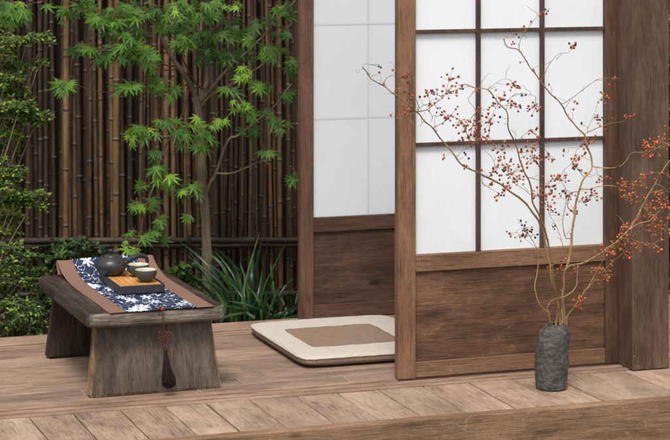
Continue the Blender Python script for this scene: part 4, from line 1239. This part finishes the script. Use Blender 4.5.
S1 = [(232, 318, 214, 272, 178, 240, 1.5, .007), (236, 318, 224, 268, 196, 246, 1.5, .007), (228, 316, 212, 285, 190, 252, 1.45, .006), (240, 320, 226, 280, 206, 262, 1.55, .007), (226, 312, 206, 276, 186, 262, 1.5, .006), (238, 320, 236, 280, 214, 250, 1.5, .006), (232, 320, 222, 296, 206, 280, 1.4, .006), (236, 316, 246, 290, 238, 262, 1.5, .006)]
S2 = [(252, 320, 254, 280, 262, 238, 1.5, .007), (256, 320, 262, 280, 268, 238, 1.5, .006), (246, 320, 236, 270, 215, 248, 1.5, .007), (250, 322, 248, 290, 240, 262, 1.45, .006), (258, 322, 252, 278, 254, 252, 1.45, .007), (262, 322, 268, 290, 282, 262, 1.5, .006), (254, 322, 245, 300, 228, 280, 1.4, .006), (268, 322, 274, 295, 270, 262, 1.5, .006), (246, 322, 258, 296, 262, 270, 1.4, .006), (264, 322, 258, 300, 246, 284, 1.4, .005)]
S3 = [(276, 320, 280, 296, 292, 278, 1.45, .005), (280, 320, 286, 304, 300, 290, 1.4, .005), (284, 322, 294, 310, 306, 298, 1.4, .005), (272, 322, 276, 300, 268, 280, 1.45, .005), (288, 322, 284, 304, 276, 290, 1.4, .005), (290, 322, 296, 302, 300, 280, 1.5, .005), (270, 322, 284, 312, 298, 306, 1.35, .005)]
for S, seed in ((S1, 41), (S2, 42), (S3, 43)):
    rr = random.Random(seed)
    for k in range(5):
        s = rr.choice(S[:]); j = lambda q: rr.gauss(0, q)
        S.append((s[0]+j(7), s[1], s[2]+j(9), s[3]+j(8)+8, s[4]+j(12), s[5]+j(12)+14, s[6]+j(.08), s[7]*rr.uniform(.7, 1)))
def bp(u, y): p = at(u, 330, y); p.z = G; return tuple(p)
blades('arching dark green strap-leaved clump leaning left toward the table corner', bp(234, 1.55), S1, mb, 41)
blades('upright strap-leaved clump with the tallest blades, midway between table and back door', bp(254, 1.55), S2, mb, 42)
blades('short grassy strap-leaved clump at the foot of the back sliding door', bp(280, 1.5), S3, mb, 43)

# ------------------------------------------------------------------ camera, light, sky
cd = bpy.data.cameras.new('camera'); cam = bpy.data.objects.new('camera', cd); COL.objects.link(cam)
cam.location = CAM; cam.rotation_euler = (R(90), 0, -YAW)
cd.sensor_width = 36; cd.lens = F/670*36; cd.shift_y = -(220-YH)/670; cd.clip_end = 2000; cd.clip_start = .1
cd.dof.use_dof = True; cd.dof.focus_distance = 6.75; cd.dof.aperture_fstop = 8
sc.camera = cam
EL, AZ = 58, -25       # sun height; azimuth measured from -Y (viewer side) towards +X
sd = Vector((math.sin(R(AZ))*math.cos(R(EL)), -math.cos(R(AZ))*math.cos(R(EL)), math.sin(R(EL))))
sl = bpy.data.lights.new('sun', 'SUN'); sl.energy = 1.7; sl.angle = R(16); sl.color = (1, .96, .90)
so = bpy.data.objects.new('sun', sl); COL.objects.link(so)
so.rotation_euler = sd.to_track_quat('Z', 'Y').to_euler()
w = bpy.data.worlds.new('World'); sc.world = w; w.use_nodes = True
nt = w.node_tree; bg = nt.nodes['Background']
sky = nt.nodes.new('ShaderNodeTexSky'); sky.sky_type = 'NISHITA'; sky.sun_disc = False
sky.sun_elevation = R(EL); sky.sun_rotation = math.atan2(sd.x, sd.y)
sky.air_density = 1.0; sky.dust_density = 3.0; sky.ozone_density = 1
hs = nt.nodes.new('ShaderNodeHueSaturation'); hs.inputs['Saturation'].default_value = .22
nt.links.new(sky.outputs[0], hs.inputs['Color']); nt.links.new(hs.outputs[0], bg.inputs['Color'])
bg.inputs['Strength'].default_value = .125
vs_ = sc.view_settings; vs_.view_transform = 'Standard'; vs_.look = 'None'; vs_.exposure = 0.62; vs_.gamma = 1; vs_.use_curve_mapping = False
